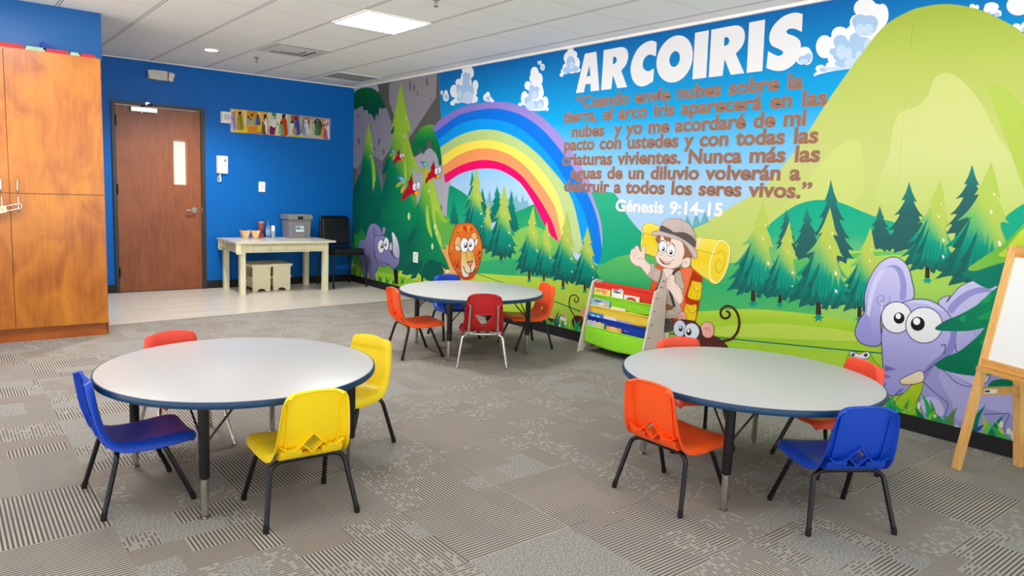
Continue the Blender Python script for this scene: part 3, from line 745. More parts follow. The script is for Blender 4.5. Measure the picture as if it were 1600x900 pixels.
# leftmost, against the corner
t = tall(ZL((130, 362), (130, 362), (150, 450), (168, 600), (168, 600), (160, 590), (190, 700), (225, 850), (260, 1050), (300, 1200), (190, 1160), (120, 1240), (70, 1180), (50, 1230), (10, 1200), (10, 900), (45, 790), (45, 790), (75, 730), (85, 605), (85, 605), (100, 540), (115, 440)),
         (ZL((190, 560))[0], ZL((20, 720))[0]), [ZL((130, 380), (150, 480), (165, 590), (150, 560), (138, 480)), ZL((150, 600), (180, 700), (185, 800), (165, 900), (165, 900), (160, 760))], [ZL((10, 900), (60, 800), (60, 1000), (80, 1150), (10, 1190))])
t.dots([(*ZL((152, 535))[0], 1, 2.4), (*ZL((145, 620))[0], 1, 2.4), (*ZL((178, 800))[0], 1, 3)], '#c9dc8a')
t.build('pine_tree', 'tall smooth dark green pine in the corner')
# second, tallest
t = tall(ZL((385, 38), (385, 38), (405, 150), (430, 280), (468, 430), (468, 430), (440, 430), (430, 410), (450, 520), (490, 640), (545, 750), (545, 750), (510, 745), (480, 700), (480, 800), (510, 1000), (500, 1300), (420, 1500), (330, 1500), (210, 1420), (120, 1300), (170, 1200), (200, 1130), (150, 1150), (120, 1130), (190, 1030), (240, 880), (275, 740), (275, 740), (228, 760), (228, 760), (290, 590), (325, 440), (300, 445), (300, 445), (325, 340), (360, 160)),
         (ZL((460, 700))[0], ZL((250, 800))[0]), [ZL((425, 290), (445, 340), (465, 428), (440, 420), (428, 350)), ZL((440, 470), (480, 620), (540, 748), (500, 720), (465, 640)), ZL((405, 500), (425, 640), (430, 800), (415, 900), (415, 900), (408, 700))], [ZL((232, 755), (290, 640), (275, 735)), ZL((302, 442), (330, 380), (326, 436)), ZL((130, 1130), (200, 1030), (230, 1080), (170, 1140))],
         trunk=Z0((615, 418), (622, 418), (622.5, 444.5), (617, 443)))
t.dots([(*ZL((425, 325))[0], 1.1, 3.6), (*ZL((412, 465))[0], 1.3, 4), (*ZK((497, 290))[0], 2, 6)], '#c9dc8a')
t.build('pine_tree', 'tallest smooth pine with yellow green flank')
# third, in front
t = tall(ZK((638, -160), (638, -160), (660, -80), (690, 20), (725, 150), (765, 290), (800, 330), (800, 330), (770, 340), (750, 330), (745, 420), (765, 540), (765, 540), (780, 600), (825, 705), (825, 705), (790, 705), (770, 690), (740, 760), (700, 800), (640, 790), (600, 765), (570, 735), (550, 770), (505, 780), (505, 780), (520, 745), (480, 750), (440, 740), (440, 740), (470, 690), (480, 660), (430, 640), (430, 640), (490, 560), (510, 500), (470, 500), (470, 500), (530, 380), (560, 280), (520, 280), (520, 280), (580, 150), (610, -20)),
         (ZK((740, 230))[0], ZK((500, 360))[0]), [ZK((650, -20), (690, 60), (740, 260), (700, 250), (720, 420), (690, 340), (670, 180)), ZK((690, 300), (740, 430), (760, 540), (730, 500), (700, 400)), ZK((640, 200), (660, 330), (680, 460), (640, 380), (630, 260))], [ZK((440, 735), (500, 660), (600, 640), (580, 720), (520, 740)), ZK((475, 495), (540, 390), (530, 480)), ZK((600, 760), (640, 640), (720, 640), (790, 700), (700, 790))],
         trunk=ZK((592, 740), (606, 740), (608, 800), (594, 800)))
t.dots([(*ZK((652, 95))[0], 1, 2.6), (*ZK((700, 370))[0], 1.7, 5), (*ZK((712, 420))[0], 1.4, 4), (*ZK((680, 525))[0], 1.7, 5)], '#dbe6a6')
t.build('pine_tree', 'smooth pine in front with pale flecks')
TOPS.append(LAY[0]); LF = max(TOPS)
# ---------------------------------------------------------------- rhinoceros
ZN = ZF(550, 330, 7.5)
a = Art(); OL = '#4a4570'
a.outl(ZN((80, 400), (95, 350), (125, 330), (155, 335), (170, 290), (185, 220), (215, 160), (255, 143), (300, 160), (340, 205), (365, 270), (390, 310), (430, 420), (400, 560), (310, 650), (290, 700), (255, 740), (275, 800), (240, 790), (190, 780), (140, 760), (115, 640), (80, 500)), '#7c7aa8', OL, .8, ramp=[(0, '#8e8cc0'), (.6, '#77759f'), (1, '#6a6a96')])
a.poly(ZN((250, 730), (262, 690), (305, 660), (300, 700), (275, 745), (290, 800), (262, 805), (250, 770)), '#6d6b98')
a.outl(ZN((248, 225), (258, 205), (272, 210), (290, 270), (285, 298), (270, 292), (252, 262)), '#8f8dbd', OL, .8)
a.poly(ZN((258, 235), (268, 240), (280, 285), (266, 278)), '#6a6791')
a.outl(ZN((362, 268), (358, 215), (372, 182), (392, 190), (398, 225), (385, 262), (372, 275)), '#9a97c6', OL, .8)
a.poly(ZN((372, 262), (372, 225), (386, 210), (388, 240)), '#b08aa8')
a.outl(ZN((265, 320), (285, 292), (340, 285), (385, 288), (400, 330), (440, 440), (480, 520), (520, 555), (560, 520), (560, 520), (560, 580), (545, 630), (510, 665), (475, 672), (445, 645), (425, 620), (380, 648), (330, 640), (290, 590), (265, 520), (262, 400)), '#8886b5', OL, .9, ramp=[(0, '#908ebf'), (1, '#7b79a8')])
a.line(ZN((275, 465), (268, 500), (290, 560), (335, 600), (400, 610), (425, 622)), 1.1, OL)
a.outl(ZN((468, 260), (468, 260), (480, 242), (510, 280), (545, 360), (562, 460), (560, 545), (560, 545), (530, 555), (500, 530), (480, 480), (478, 360)), '#d5d6e2', OL, .8, ax=(ZN((470, 300))[0], ZN((565, 480))[0]), ramp=[(0, '#e2e3ea'), (1, '#b3b4cf')])
a.outl(ZN((440, 440), (450, 380), (462, 362), (472, 390), (470, 450), (460, 462)), '#dcdce6', OL, .7)
a.eye(ZN, 343, 412, 40, 80, 353, 408, 15, OL, .9, pry=30)
a.eye(ZN, 405, 383, 34, 78, 396, 388, 12, OL, .9, pry=24)
a.build('rhinoceros', 'lavender rhinoceros with pale horn')

base_layer(LF)
# ---------------------------------------------------------------- lion
ZI = ZF(680, 340, 8.57)
a = Art(); OB = '#7a3a1c'
a.outl(ZI((140, 350), (140, 350), (190, 380), (195, 480), (260, 640), (320, 780), (340, 830), (150, 800), (120, 700), (90, 645), (140, 690), (200, 700), (200, 700), (150, 560), (70, 400), (70, 400), (120, 425), (150, 420)), '#e2ad69', '#8a6a3c', .5)
a.poly(ZI((150, 700), (195, 705), (200, 720), (160, 745)), '#efe6d2')
a.poly(ZI((480, 830), (560, 780), (520, 835)), '#e2ad69')
a.outl(ZI((285, 100), (330, 82), (410, 72), (490, 80), (535, 120), (590, 220), (628, 340), (634, 430), (615, 560), (570, 700), (510, 800), (440, 828), (370, 818), (310, 760), (240, 640), (195, 520), (188, 420), (210, 310), (245, 190)), '#e0703a', '#9c3f1e', 1.1, ramp=[(0, '#dd7438'), (.4, '#e8813f'), (1, '#c94f32')])
LAY[0] += 1
for p in (((290, 210), (315, 180), (330, 205)), ((380, 130), (415, 110), (432, 215)), ((470, 190), (492, 130), (510, 150)), ((192, 500), (235, 450), (225, 490)), ((205, 570), (275, 480), (225, 560)), ((240, 640), (290, 540), (262, 640)), ((270, 680), (325, 560), (310, 690)), ((545, 640), (560, 560), (575, 640)), ((560, 520), (600, 430), (625, 470)), ((575, 600), (590, 510), (612, 540))):
    a.poly(ZI(*p), '#b83a26', sm=False, up=False)
LAY[0] += 1
for p in (((335, 115), (355, 105), (372, 175), (355, 180)), ((440, 105), (470, 100), (450, 200), (440, 190)), ((300, 150), (320, 145), (345, 200), (325, 195)), ((520, 170), (545, 200), (520, 200)), ((215, 420), (250, 380), (235, 430)), ((590, 340), (610, 400), (590, 400))):
    a.poly(ZI(*p), '#f29c4c', sm=False, up=False)
a.outl(ZI((265, 370), (268, 310), (290, 260), (320, 247), (345, 265), (350, 330), (340, 420), (320, 445), (280, 430)), '#e9b878', OB, .9)
a.outl(ZI((270, 390), (290, 370), (320, 380), (345, 415), (335, 445), (300, 445), (278, 425)), '#e7d9b8', OB, .8)
a.outl(ZI((482, 262), (500, 210), (530, 195), (558, 215), (570, 260), (560, 300), (500, 290)), '#e9b878', OB, .9)
a.outl(ZI((535, 320), (550, 285), (570, 280), (580, 310), (568, 360), (545, 385), (532, 370)), '#e9e3cf', OB, .8)
a.outl(ZI((358, 440), (420, 470), (510, 450), (530, 520), (545, 600), (545, 680), (520, 730), (470, 748), (455, 780), (430, 798), (390, 795), (362, 750), (350, 650), (350, 520)), '#eadfbd', OB, .9, ramp=[(0, '#e0b76c'), (.5, '#e9cf97'), (.75, '#eae0c6'), (1, '#e8dfcb')])
a.poly(ZI((420, 465), (500, 455), (525, 590), (440, 595)), '#e3b963')
a.line(ZI((425, 470), (420, 560)), .7, OB); a.line(ZI((500, 460), (505, 560)), .5, OB)
a.line(ZI((385, 650), (400, 700), (430, 742), (480, 745), (520, 720), (540, 680)), 1.4, '#3a1c14')
a.line(ZI((482, 660), (483, 742)), 1.0, '#3a1c14')
a.poly(ZI((428, 595), (470, 582), (515, 575), (515, 575), (505, 610), (480, 658), (455, 640)), '#43211c')
a.poly(ZI((440, 605), (505, 588), (495, 615), (478, 645), (458, 630)), '#e58f85')
for e in (((400, 690), (330, 700), (260, 660)), ((410, 700), (330, 720), (215, 715)), ((540, 620), (575, 610)), ((540, 640), (590, 650))):
    a.line(ZI(*e), .35, '#f0d3ae', up=False)
a.eye(ZI, 398, 368, 56, 98, 413, 372, 21, '#53505a', .9, pry=38)
a.eye(ZI, 487, 362, 46, 90, 478, 365, 18, '#53505a', .9, pry=33)
a.build('lion', 'orange maned lion with big eyes')

base_layer(LF)
# ---------------------------------------------------------------- parrots
ZP = ZF(605, 230, 10)
def parrot(ox, oy, k):
    F = lambda *p: ZP(*[(ox+x*k, oy+y*k) for x, y in p])      # drawn round the lowest bird
    a = Art()
    a.poly(F((-80, -190), (-20, -205), (40, -180), (70, -120), (80, -40), (80, -40), (40, -90), (0, -110), (-40, -90), (-20, -130)), '#3c86b8')
    a.poly(F((-30, -165), (20, -180), (60, -120), (75, -50), (30, -100)), '#8fc6e2')
    a.poly(F((20, -120), (-60, -80), (-90, -20), (-90, -20), (-40, -30), (20, -70), (50, -95)), '#a8b84a')
    a.poly(F((10, -20), (40, -60), (50, -10), (30, 50), (0, 70), (-5, 30)), '#efb046')
    a.poly(F((165, -240), (165, -240), (170, -170), (190, -90), (210, -40), (230, 20), (210, 60), (170, 75), (110, 110), (70, 140), (10, 220), (10, 220), (10, 170), (15, 110), (40, 90), (60, 20), (110, -40), (105, -100), (130, -140)), '#c11a2e', ramp=[(0, '#a31428'), (.5, '#c91d30'), (1, '#a81427')])
    a.poly(F((150, -150), (170, -120), (160, -60), (130, -60)), '#9c0f22')
    a.poly(F((180, 20), (215, 0), (240, 60), (215, 100), (180, 90)), '#c11a2e')
    a.eye(F, 210, -30, 32, 62, 222, -22, 11, '#54303a', .5)
    a.eye(F, 268, -50, 30, 58, 258, -40, 10, '#54303a', .5)
    a.outl(F((205, 70), (225, 40), (270, 35), (285, 60), (265, 100), (235, 108)), '#f2b32e', '#a8621e', .4)
    a.build('parrot', 'red parrot with blue tail feathers')
parrot(225, 650, 1.0); parrot(595, 400, .86); parrot(95, 155, .6)

base_layer(LF)
# ---------------------------------------------------------------- explorer
a = Art(); SK = '#f6e3d6'; OS = '#b49488'
# bed roll
a.outl(ZE((235, 110), (285, 82), (340, 100), (400, 130), (390, 200), (380, 330), (360, 418), (280, 400), (215, 380), (208, 290), (235, 190), (222, 150)), '#f6df54', '#c9a838', .8, ramp=[(0, '#f8e86c'), (.5, '#f3d63e'), (1, '#f7e463')])
a.line(ZE((230, 185), (290, 205), (345, 225), (365, 300)), .9, '#d0aa2e')
a.line(ZE((225, 165), (215, 240), (208, 300)), 1.0, '#fbf3c0')
a.outl(ZE((745, 235), (820, 235), (930, 245), (1020, 260), (1070, 280), (1098, 330), (1100, 420), (1075, 540), (1030, 640), (970, 695), (920, 690), (880, 655), (800, 600), (720, 530), (715, 430), (740, 330)), '#f6df54', '#c9a838', .8, ramp=[(0, '#f8e86c'), (.45, '#f3d63e'), (1, '#f7e463')])
a.outl(ZE((1015, 262), (1065, 285), (1096, 340), (1092, 440), (1065, 550), (1020, 640), (965, 690), (920, 660), (895, 590), (905, 470), (940, 360), (975, 290)), '#f4db48', '#fbf6cf', 1.5)
a.line(ZE((760, 355), (850, 375), (960, 400), (1000, 370), (1040, 385), (1050, 450), (1030, 540), (990, 585), (960, 550), (965, 490), (990, 450), (1010, 490)), .9, '#b99a28')
a.line(ZE((775, 330), (790, 270), (815, 232)), 2.8, '#e4e0d4')
# backpack
a.outl(ZE((365, 520), (385, 500), (440, 540), (600, 540), (690, 520), (815, 630), (815, 700), (790, 900), (760, 1050), (735, 1120), (600, 1120), (480, 1090), (330, 1000), (305, 740), (330, 660)), '#e8603a', '#a8401f', .9, ramp=[(0, '#ef6c45'), (1, '#e2552f')])
a.poly(ZE((712, 545), (712, 545), (818, 635), (818, 635), (812, 720), (785, 900), (745, 1110), (660, 1100), (665, 900), (650, 820), (690, 700)), '#b83e22')
a.poly(ZE((600, 560), (720, 545), (690, 680), (640, 860), (640, 960), (600, 880), (640, 700)), '#f4805a')
a.outl(ZE((722, 665), (722, 665), (790, 680), (815, 690), (818, 760), (800, 850), (760, 862), (685, 835), (682, 790), (705, 720)), '#f2d23a', '#a8861c', .8)
a.line(ZE((705, 680), (735, 740), (770, 775), (805, 765), (816, 740)), .8, '#b08d1f')
a.line(ZE((715, 755), (705, 830)), .6, '#b08d1f'); a.line(ZE((775, 780), (765, 855)), .6, '#b08d1f')
a.outl(ZB((770, 258), (770, 258), (830, 275), (885, 268), (895, 320), (880, 450), (820, 452), (745, 430), (750, 330)), '#f2d23a', '#a8861c', .8)
a.line(ZB((775, 275), (800, 340), (845, 370), (890, 340)), .8, '#b08d1f'); a.line(ZB((790, 360), (785, 440)), .6, '#b08d1f')
a.dots([(*ZE((768, 742))[0], .9), (*ZB((840, 355))[0], .9)], '#fff3a8')
# legs and shorts
a.outl(ZB((405, 560), (470, 565), (560, 580), (565, 640), (560, 700), (480, 720), (410, 690)), SK, OS, .6)
a.line(ZB((478, 570), (485, 660), (480, 715)), .7, OS)
a.outl(ZB((405, 330), (480, 350), (610, 380), (625, 440), (615, 560), (590, 582), (520, 590), (400, 560)), '#5e5653', '#332d2c', .9, ramp=[(0, '#4b4442'), (1, '#6a625e')])
a.line(ZB((460, 400), (450, 480), (460, 560)), .7, '#332d2c'); a.line(ZB((540, 400), (545, 470), (580, 490), (605, 470)), .7, '#332d2c'); a.line(ZB((405, 520), (480, 540), (600, 545)), .6, '#332d2c')
a.dots([(*ZB((598, 462))[0], .8)], '#a8a09a')
a.poly(ZB((410, 675), (440, 690), (470, 655), (485, 650), (465, 700), (440, 725), (415, 715)), '#3c8a4e')
# raised arm and hand
a.outl(ZE((95, 430), (105, 380), (115, 350), (140, 345), (150, 322), (180, 320), (200, 370), (215, 370), (222, 320), (245, 320), (250, 370), (248, 450), (310, 510), (400, 570), (400, 680), (300, 640), (240, 570), (205, 528), (160, 515), (115, 480)), SK, OS, .8)
a.line(ZE((120, 365), (160, 420)), .6, OS); a.line(ZE((150, 345), (180, 400)), .6, OS); a.line(ZE((105, 390), (150, 440)), .5, OS); a.line(ZE((165, 450), (200, 440), (235, 455)), .7, OS)
a.outl(ZE((310, 500), (345, 500), (345, 540), (405, 560), (420, 600), (390, 670), (340, 665), (280, 610), (305, 570)), '#cdbdb0', '#8f8078', .8)
a.line(ZE((345, 535), (325, 600), (320, 650)), .7, '#8f8078')
# shirt
a.outl(ZE((430, 545), (520, 555), (600, 570), (640, 700), (640, 740), (600, 900), (640, 1000), (600, 1035), (360, 1035), (345, 900), (355, 760), (390, 650)), '#cbbcb0', '#8f8078', .8, ramp=[(0, '#d3c5ba'), (1, '#c2b2a6')])
a.poly(ZE((440, 545), (530, 560), (500, 620), (470, 640), (450, 600)), SK)
a.line(ZE((470, 640), (440, 720), (420, 860), (415, 1000)), .6, '#8f8078'); a.line(ZE((420, 560), (405, 640), (360, 760)), 1.8, '#4a4340')
a.dots([(*ZE(p)[0], 1.5) for p in ((436, 672), (415, 732), (403, 792), (398, 852))], '#6f6560')
a.poly(ZB((480, 345), (610, 330), (635, 372), (500, 425), (470, 380)), '#d6c8bd', sm=False)
# belt
a.outl(ZB((410, 240), (520, 255), (610, 290), (605, 325), (500, 330), (410, 310)), '#9c6b4a', '#5f3d26', .7)
a.outl(ZB((415, 230), (500, 240), (510, 250), (505, 325), (490, 335), (415, 315)), '#e3b53a', '#8f6a18', .8, sm=False)
a.poly(ZB((420, 258), (485, 268), (482, 305), (420, 292)), '#7b4a2b', sm=False)
# forearm holding the strap
a.outl(ZE((560, 580), (600, 600), (640, 700), (640, 740), (600, 740), (560, 700)), '#c7b8ac', '#8f8078', .8)
a.line(ZE((600, 545), (550, 570), (525, 620), (505, 700), (500, 760), (520, 840), (545, 930)), 4.2, '#4a4340')
a.outl(ZE((470, 670), (485, 625), (520, 605), (545, 625), (550, 680), (600, 740), (630, 830), (620, 880), (590, 895), (550, 850), (500, 770), (465, 730)), SK, OS, .8)
for e in (((485, 640), (510, 655)), ((475, 680), (505, 690)), ((470, 715), (500, 720))): a.line(ZE(*e), .6, OS, up=False)
# head
a.outl(ZE((625, 470), (650, 435), (690, 432), (705, 470), (690, 520), (650, 535), (620, 520)), SK, OS, .8)
a.line(ZE((645, 490), (665, 475), (660, 500)), .7, OS)
a.outl(ZE((385, 210), (440, 215), (600, 260), (640, 330), (640, 440), (600, 510), (520, 545), (440, 530), (390, 500), (360, 460), (355, 420), (385, 370), (375, 300)), SK, OS, .9)
a.poly(ZE((355, 260), (375, 205), (410, 200), (390, 300), (375, 280)), '#9c6a4c')
a.poly(ZE((430, 215), (430, 215), (510, 240), (495, 290), (495, 290), (480, 265), (470, 285), (470, 285), (455, 258), (445, 260)), '#9c6a4c')
a.poly(ZE((630, 300), (690, 330), (735, 400), (715, 440), (690, 430), (650, 440), (620, 455), (620, 455), (650, 370)), '#9c6a4c')
a.eye(ZE, 428, 325, 45, 58, 433, 347, 14, '#7d7f92', .8, pry=22)
a.eye(ZE, 510, 360, 46, 60, 508, 380, 17, '#7d7f92', .8, pry=24)
a.line(ZE((390, 275), (415, 262), (440, 268)), 1.0, '#5b3524'); a.line(ZE((510, 280), (535, 300), (550, 330)), 1.0, '#5b3524')
a.line(ZE((400, 395), (412, 412), (425, 408)), .7, OS)
a.poly(ZE((392, 437), (392, 437), (430, 478), (470, 490), (515, 488), (515, 488), (480, 505), (440, 502), (405, 470)), '#4d2420')
a.poly(ZE((440, 492), (480, 490), (495, 492), (465, 506)), '#dd8d80')
a.line(ZE((392, 437), (440, 470), (490, 478), (530, 460), (540, 448)), .7, '#8a5a4c')
# hat
a.outl(ZE((312, 190), (340, 170), (400, 165), (560, 210), (690, 290), (765, 370), (770, 430), (740, 440), (700, 370), (620, 270), (500, 235), (385, 210), (340, 215)), '#cdc0b8', '#8a7d76', .9)
a.outl(ZE((397, 160), (415, 110), (450, 65), (500, 45), (600, 50), (690, 95), (740, 170), (762, 270), (745, 340), (690, 285), (560, 215)), '#c4b5ac', '#8a7d76', .8, ramp=[(0, '#cfc1b8'), (1, '#b8a89f')])
a.poly(ZE((395, 165), (395, 165), (415, 112), (500, 150), (540, 178), (640, 180), (720, 220), (762, 275), (762, 275), (752, 338), (752, 338), (690, 285), (560, 212)), '#5d5656')
a.line(ZE((600, 52), (625, 90), (620, 170)), .5, '#998a82'); a.dots([(*ZE((605, 48))[0], 2.4, 1.4)], '#b8a89f')
a.build('explorer', 'waving boy explorer in sun hat with red backpack')

# ---------------------------------------------------------------- monkeys
def spiral(F, pts, w, col='#4c2a17'): return F(*pts)
a = Art()
a.line(ZB((1200, 695), (1300, 670), (1370, 590), (1395, 480), (1370, 370), (1310, 300), (1235, 290), (1180, 340), (1185, 405), (1235, 432), (1280, 400), (1275, 360), (1240, 345)), 3.6, '#3f2112', taper=(1.1, .85))
a.line(ZB((1210, 690), (1300, 660), (1360, 590), (1388, 480), (1362, 370), (1310, 306), (1235, 297), (1188, 342)), 1.1, '#6a3c22')
a.outl(ZB((925, 640), (960, 600), (1080, 630), (1180, 680), (1240, 740), (1280, 800), (1280, 860), (880, 860), (900, 740)), '#5a2c2a', '#351512', .9)
a.outl(ZB((670, 440), (680, 385), (715, 350), (755, 360), (772, 410), (765, 460), (720, 470)), '#f0b3a2', '#93564a', .8)
a.line(ZB((690, 420), (715, 400), (740, 420), (735, 445)), .8, '#c27a6a')
a.outl(ZB((945, 530), (970, 490), (1020, 470), (1075, 495), (1098, 560), (1085, 630), (1040, 658), (985, 645), (955, 595)), '#f3b9ab', '#93564a', .9)
a.line(ZB((975, 560), (1010, 540), (1050, 560), (1060, 600)), .9, '#c27a6a'); a.line(ZB((1000, 545), (1020, 565), (1005, 585)), .8, '#c27a6a')
a.outl(ZB((640, 470), (700, 445), (780, 450), (870, 470), (940, 540), (960, 620), (940, 700), (860, 720), (700, 640), (650, 560)), '#5f2f2b', '#351512', .9)
a.outl(ZB((620, 650), (680, 630), (760, 650), (880, 680), (925, 700), (930, 780), (920, 860), (600, 860)), '#f0c0a8', '#93564a', .8)
a.eye(ZB, 697, 548, 74, 98, 708, 548, 24, '#4e6296', 1.1, white_='#e3ecf8', pry=35)
a.eye(ZB, 838, 584, 90, 100, 805, 588, 30, '#4e6296', 1.1, white_='#e3ecf8', pry=42)
a.build('monkey', 'brown monkey with curled tail and round eyes')
base_layer(LF)
ZM = ZF(840, 440, 10)
a = Art()
a.line(ZM((590, 540), (540, 470), (510, 400), (500, 310), (525, 230), (580, 205), (630, 235), (645, 290), (610, 325), (580, 295), (595, 260)), 1.6, '#3f2a12')
a.poly(ZM((540, 610), (580, 540), (640, 530), (700, 550), (720, 600), (700, 680), (680, 740), (580, 740), (560, 690)), '#55201c')
a.outl(ZM((680, 470), (700, 430), (740, 425), (770, 460), (760, 530), (715, 555), (690, 530)), '#f1a999', '#c5766a', .6)
a.line(ZM((700, 490), (730, 465), (745, 500)), .9, '#e38a7c')
a.build('monkey', 'small brown monkey with curled tail facing away')
a = Art()
a.line(ZM((175, 575), (140, 520), (120, 450), (125, 370), (165, 335), (205, 355), (210, 400), (190, 415), (178, 385)), 1.2, '#3f2a12')
a.poly(ZM((165, 600), (180, 570), (230, 575), (280, 600), (270, 650), (220, 640)), '#55201c')
a.poly(ZM((245, 560), (250, 510), (275, 500), (295, 530), (285, 570), (262, 580)), '#efa596')
a.build('monkey', 'smallest brown monkey hiding in the grass')
a = Art()
a.poly(ZM((395, 520), (405, 490), (430, 488), (440, 515), (425, 540)), '#efa596')
a.poly(ZM((365, 525), (380, 520), (400, 535), (425, 540), (410, 560), (380, 550)), '#55201c')
a.build('monkey', 'monkey head showing above the grass')

base_layer(LF)
# ---------------------------------------------------------------- elephant
ZG = ZF(1300, 380, 2.8133); ZH = ZF(1380, 560, 6.427)
a = Art(); OE = '#2e2a55'; EL = '#bcbcf0'; E2 = '#8484c0'
# body and legs
a.outl(ZG((400, 470), (480, 440), (560, 470), (640, 560), (760, 560), (900, 600), (1000, 900), (560, 880), (420, 790), (380, 640)), '#a8a8e2', OE, .7, ramp=[(0, '#aeaee8'), (1, '#9999d6')])
a.poly(ZH((560, 160), (640, 110), (720, 170), (860, 270), (980, 330), (1340, 330), (1340, 560), (1000, 500), (760, 620), (690, 430), (600, 280)), '#b8b8ee')
a.poly(ZH((700, 140), (980, 160), (1060, 180), (1040, 240), (960, 270), (860, 240), (760, 190)), '#cdcdf8')
a.poly(ZH((380, 430), (480, 385), (570, 430), (610, 510), (590, 580), (440, 560)), '#c7c7f2')
a.line(ZH((600, 110), (660, 170), (740, 240), (850, 280), (960, 275), (1050, 235), (1075, 180)), 1.0, OE)
a.line(ZH((410, 235), (520, 340), (655, 445), (655, 445), (640, 530), (615, 590)), 1.0, OE)
a.line(ZH((1015, 560), (1140, 555), (1280, 548), (1280, 548), (1240, 630), (1215, 690), (1235, 740)), 1.0, OE)
# ears
a.outl(ZG((355, 250), (350, 150), (330, 95), (290, 63), (245, 66), (200, 100), (165, 160), (145, 230), (145, 300), (120, 340), (103, 385), (115, 425), (150, 448), (200, 452), (220, 430), (225, 300)), EL, OE, 1.2, ax=(ZG((330, 100))[0], ZG((130, 400))[0]), ramp=[(0, '#d1cff4'), (.5, '#bebdef'), (1, '#9d9bdb')])
a.poly(ZG((325, 245), (328, 170), (305, 110), (270, 95), (235, 110), (235, 110), (265, 105), (290, 130), (302, 180), (300, 245)), '#9c9cda')
a.poly(ZG((185, 165), (210, 130), (235, 112), (200, 180), (180, 250), (165, 320), (155, 320), (165, 230)), '#d8d8fa')
a.poly(ZG((108, 385), (130, 345), (150, 310), (165, 330), (190, 420), (215, 440), (150, 445), (115, 420)), '#a1a1df')
sp = [(222+r_*cos(t), 245+1.05*r_*sin(t)) for r_, t in ((36-2.6*k, -.3+.62*k) for k in range(13))]
a.line(ZG(*sp), .8, '#6f6fae')
a.line(ZG((222, 260), (218, 300)), 1.6, '#e8e8f6'); a.line(ZG((232, 242), (222, 258), (214, 250)), .7, OE)
a.outl(ZG((470, 262), (520, 230), (505, 260), (560, 195), (620, 165), (670, 160), (715, 178), (735, 195), (900, 300), (900, 420), (700, 420), (560, 480), (540, 400)), EL, OE, 1.1, ax=(ZG((650, 160))[0], ZG((700, 420))[0]), ramp=[(0, '#d0d0f6'), (1, '#b6b6ec')])
a.poly(ZG((510, 285), (570, 225), (640, 195), (690, 200), (720, 215), (680, 215), (620, 230), (560, 275), (530, 310)), '#9c9cda')
sp = [(645+r_*cos(t), 385+1.05*r_*sin(t)) for r_, t in ((34-3*k, -.3+.62*k) for k in range(11))]
a.line(ZG(*sp), .7, '#7f7fba')
# head, trunk and jaw
a.outl(ZG((335, 252), (380, 245), (430, 250), (480, 275), (520, 320), (545, 380), (545, 430), (525, 480), (490, 510), (445, 545), (410, 600), (370, 635), (310, 660), (260, 670), (235, 640), (228, 570), (222, 470), (222, 380), (260, 290)), EL, OE, 1.2, ax=(ZG((400, 250))[0], ZG((260, 670))[0]), ramp=[(0, '#c2c2f2'), (.5, '#b5b5ec'), (1, '#9d9dde')])
a.poly(ZG((545, 385), (548, 430), (528, 482), (492, 512), (448, 545), (412, 600), (390, 620), (390, 590), (430, 530), (490, 480), (520, 420), (525, 370)), '#9090d2')
a.poly(ZG((335, 262), (385, 252), (440, 262), (490, 295), (470, 290), (420, 268), (370, 262)), '#dadafa')
LAY[0] += 1
for p in (((232, 535), (285, 553), (232, 565)), ((232, 572), (265, 590), (230, 592)), ((228, 605), (245, 622), (232, 625)), ((240, 700), (300, 640), (320, 640))): a.poly(ZG(*p), '#7474b4', sm=False, up=False)
a.line(ZG((483, 448), (500, 447), (498, 470), (492, 487)), 1.1, OE); a.line(ZG((482, 452), (492, 446), (503, 452)), 1.0, OE)
a.line(ZG((410, 566), (450, 535), (460, 525)), 1.0, OE)
# trunk curl and tusk
a.outl(ZH((300, 262), (400, 240), (405, 270), (390, 330), (340, 450), (345, 560), (200, 560), (100, 500), (150, 400), (240, 320)), '#b6d63c', '#3b5422', .9, ramp=[(0, '#b9d63a'), (1, '#86c23a')])
a.outl(ZG((300, 605), (310, 595), (350, 575), (385, 560), (403, 568), (408, 590), (400, 608), (370, 618), (330, 622), (308, 618)), '#f3e7c6', '#4a3a2a', 1.1, ramp=[(0, '#f6edd6'), (.7, '#f3e4c0'), (1, '#e6c894')])
a.eye(ZG, 286, 326, 67, 69, 297, 329, 24, OE, 1.3, pry=25)
a.eye(ZG, 407, 360, 81, 79, 379, 354, 31, OE, 1.3, pry=31)
a.build('elephant', 'lavender elephant with huge round eyes and tusk')

# ---------------------------------------------------------------- frog
a = Art()
a.outl(ZG((40, 620), (70, 500), (90, 480), (160, 480), (190, 520), (225, 560), (215, 620), (120, 660)), '#9fce3a', '#49661f', .8)
a.outl(ZG((80, 490), (85, 475), (100, 477), (122, 487), (145, 477), (163, 478), (170, 492), (160, 505), (140, 508), (100, 500)), '#e9ecf5', '#2b2f3a', 1.0)
a.poly(ZG(*ell(95, 488, 7, 8)), '#17181e', sm=False); a.poly(ZG(*ell(150, 490, 8, 9)), '#17181e', sm=False)
a.dots([(*ZG((94, 484))[0], .9), (*ZG((149, 486))[0], 1)], '#ffffff')
a.build('frog', 'pair of frog eyes peeping up')

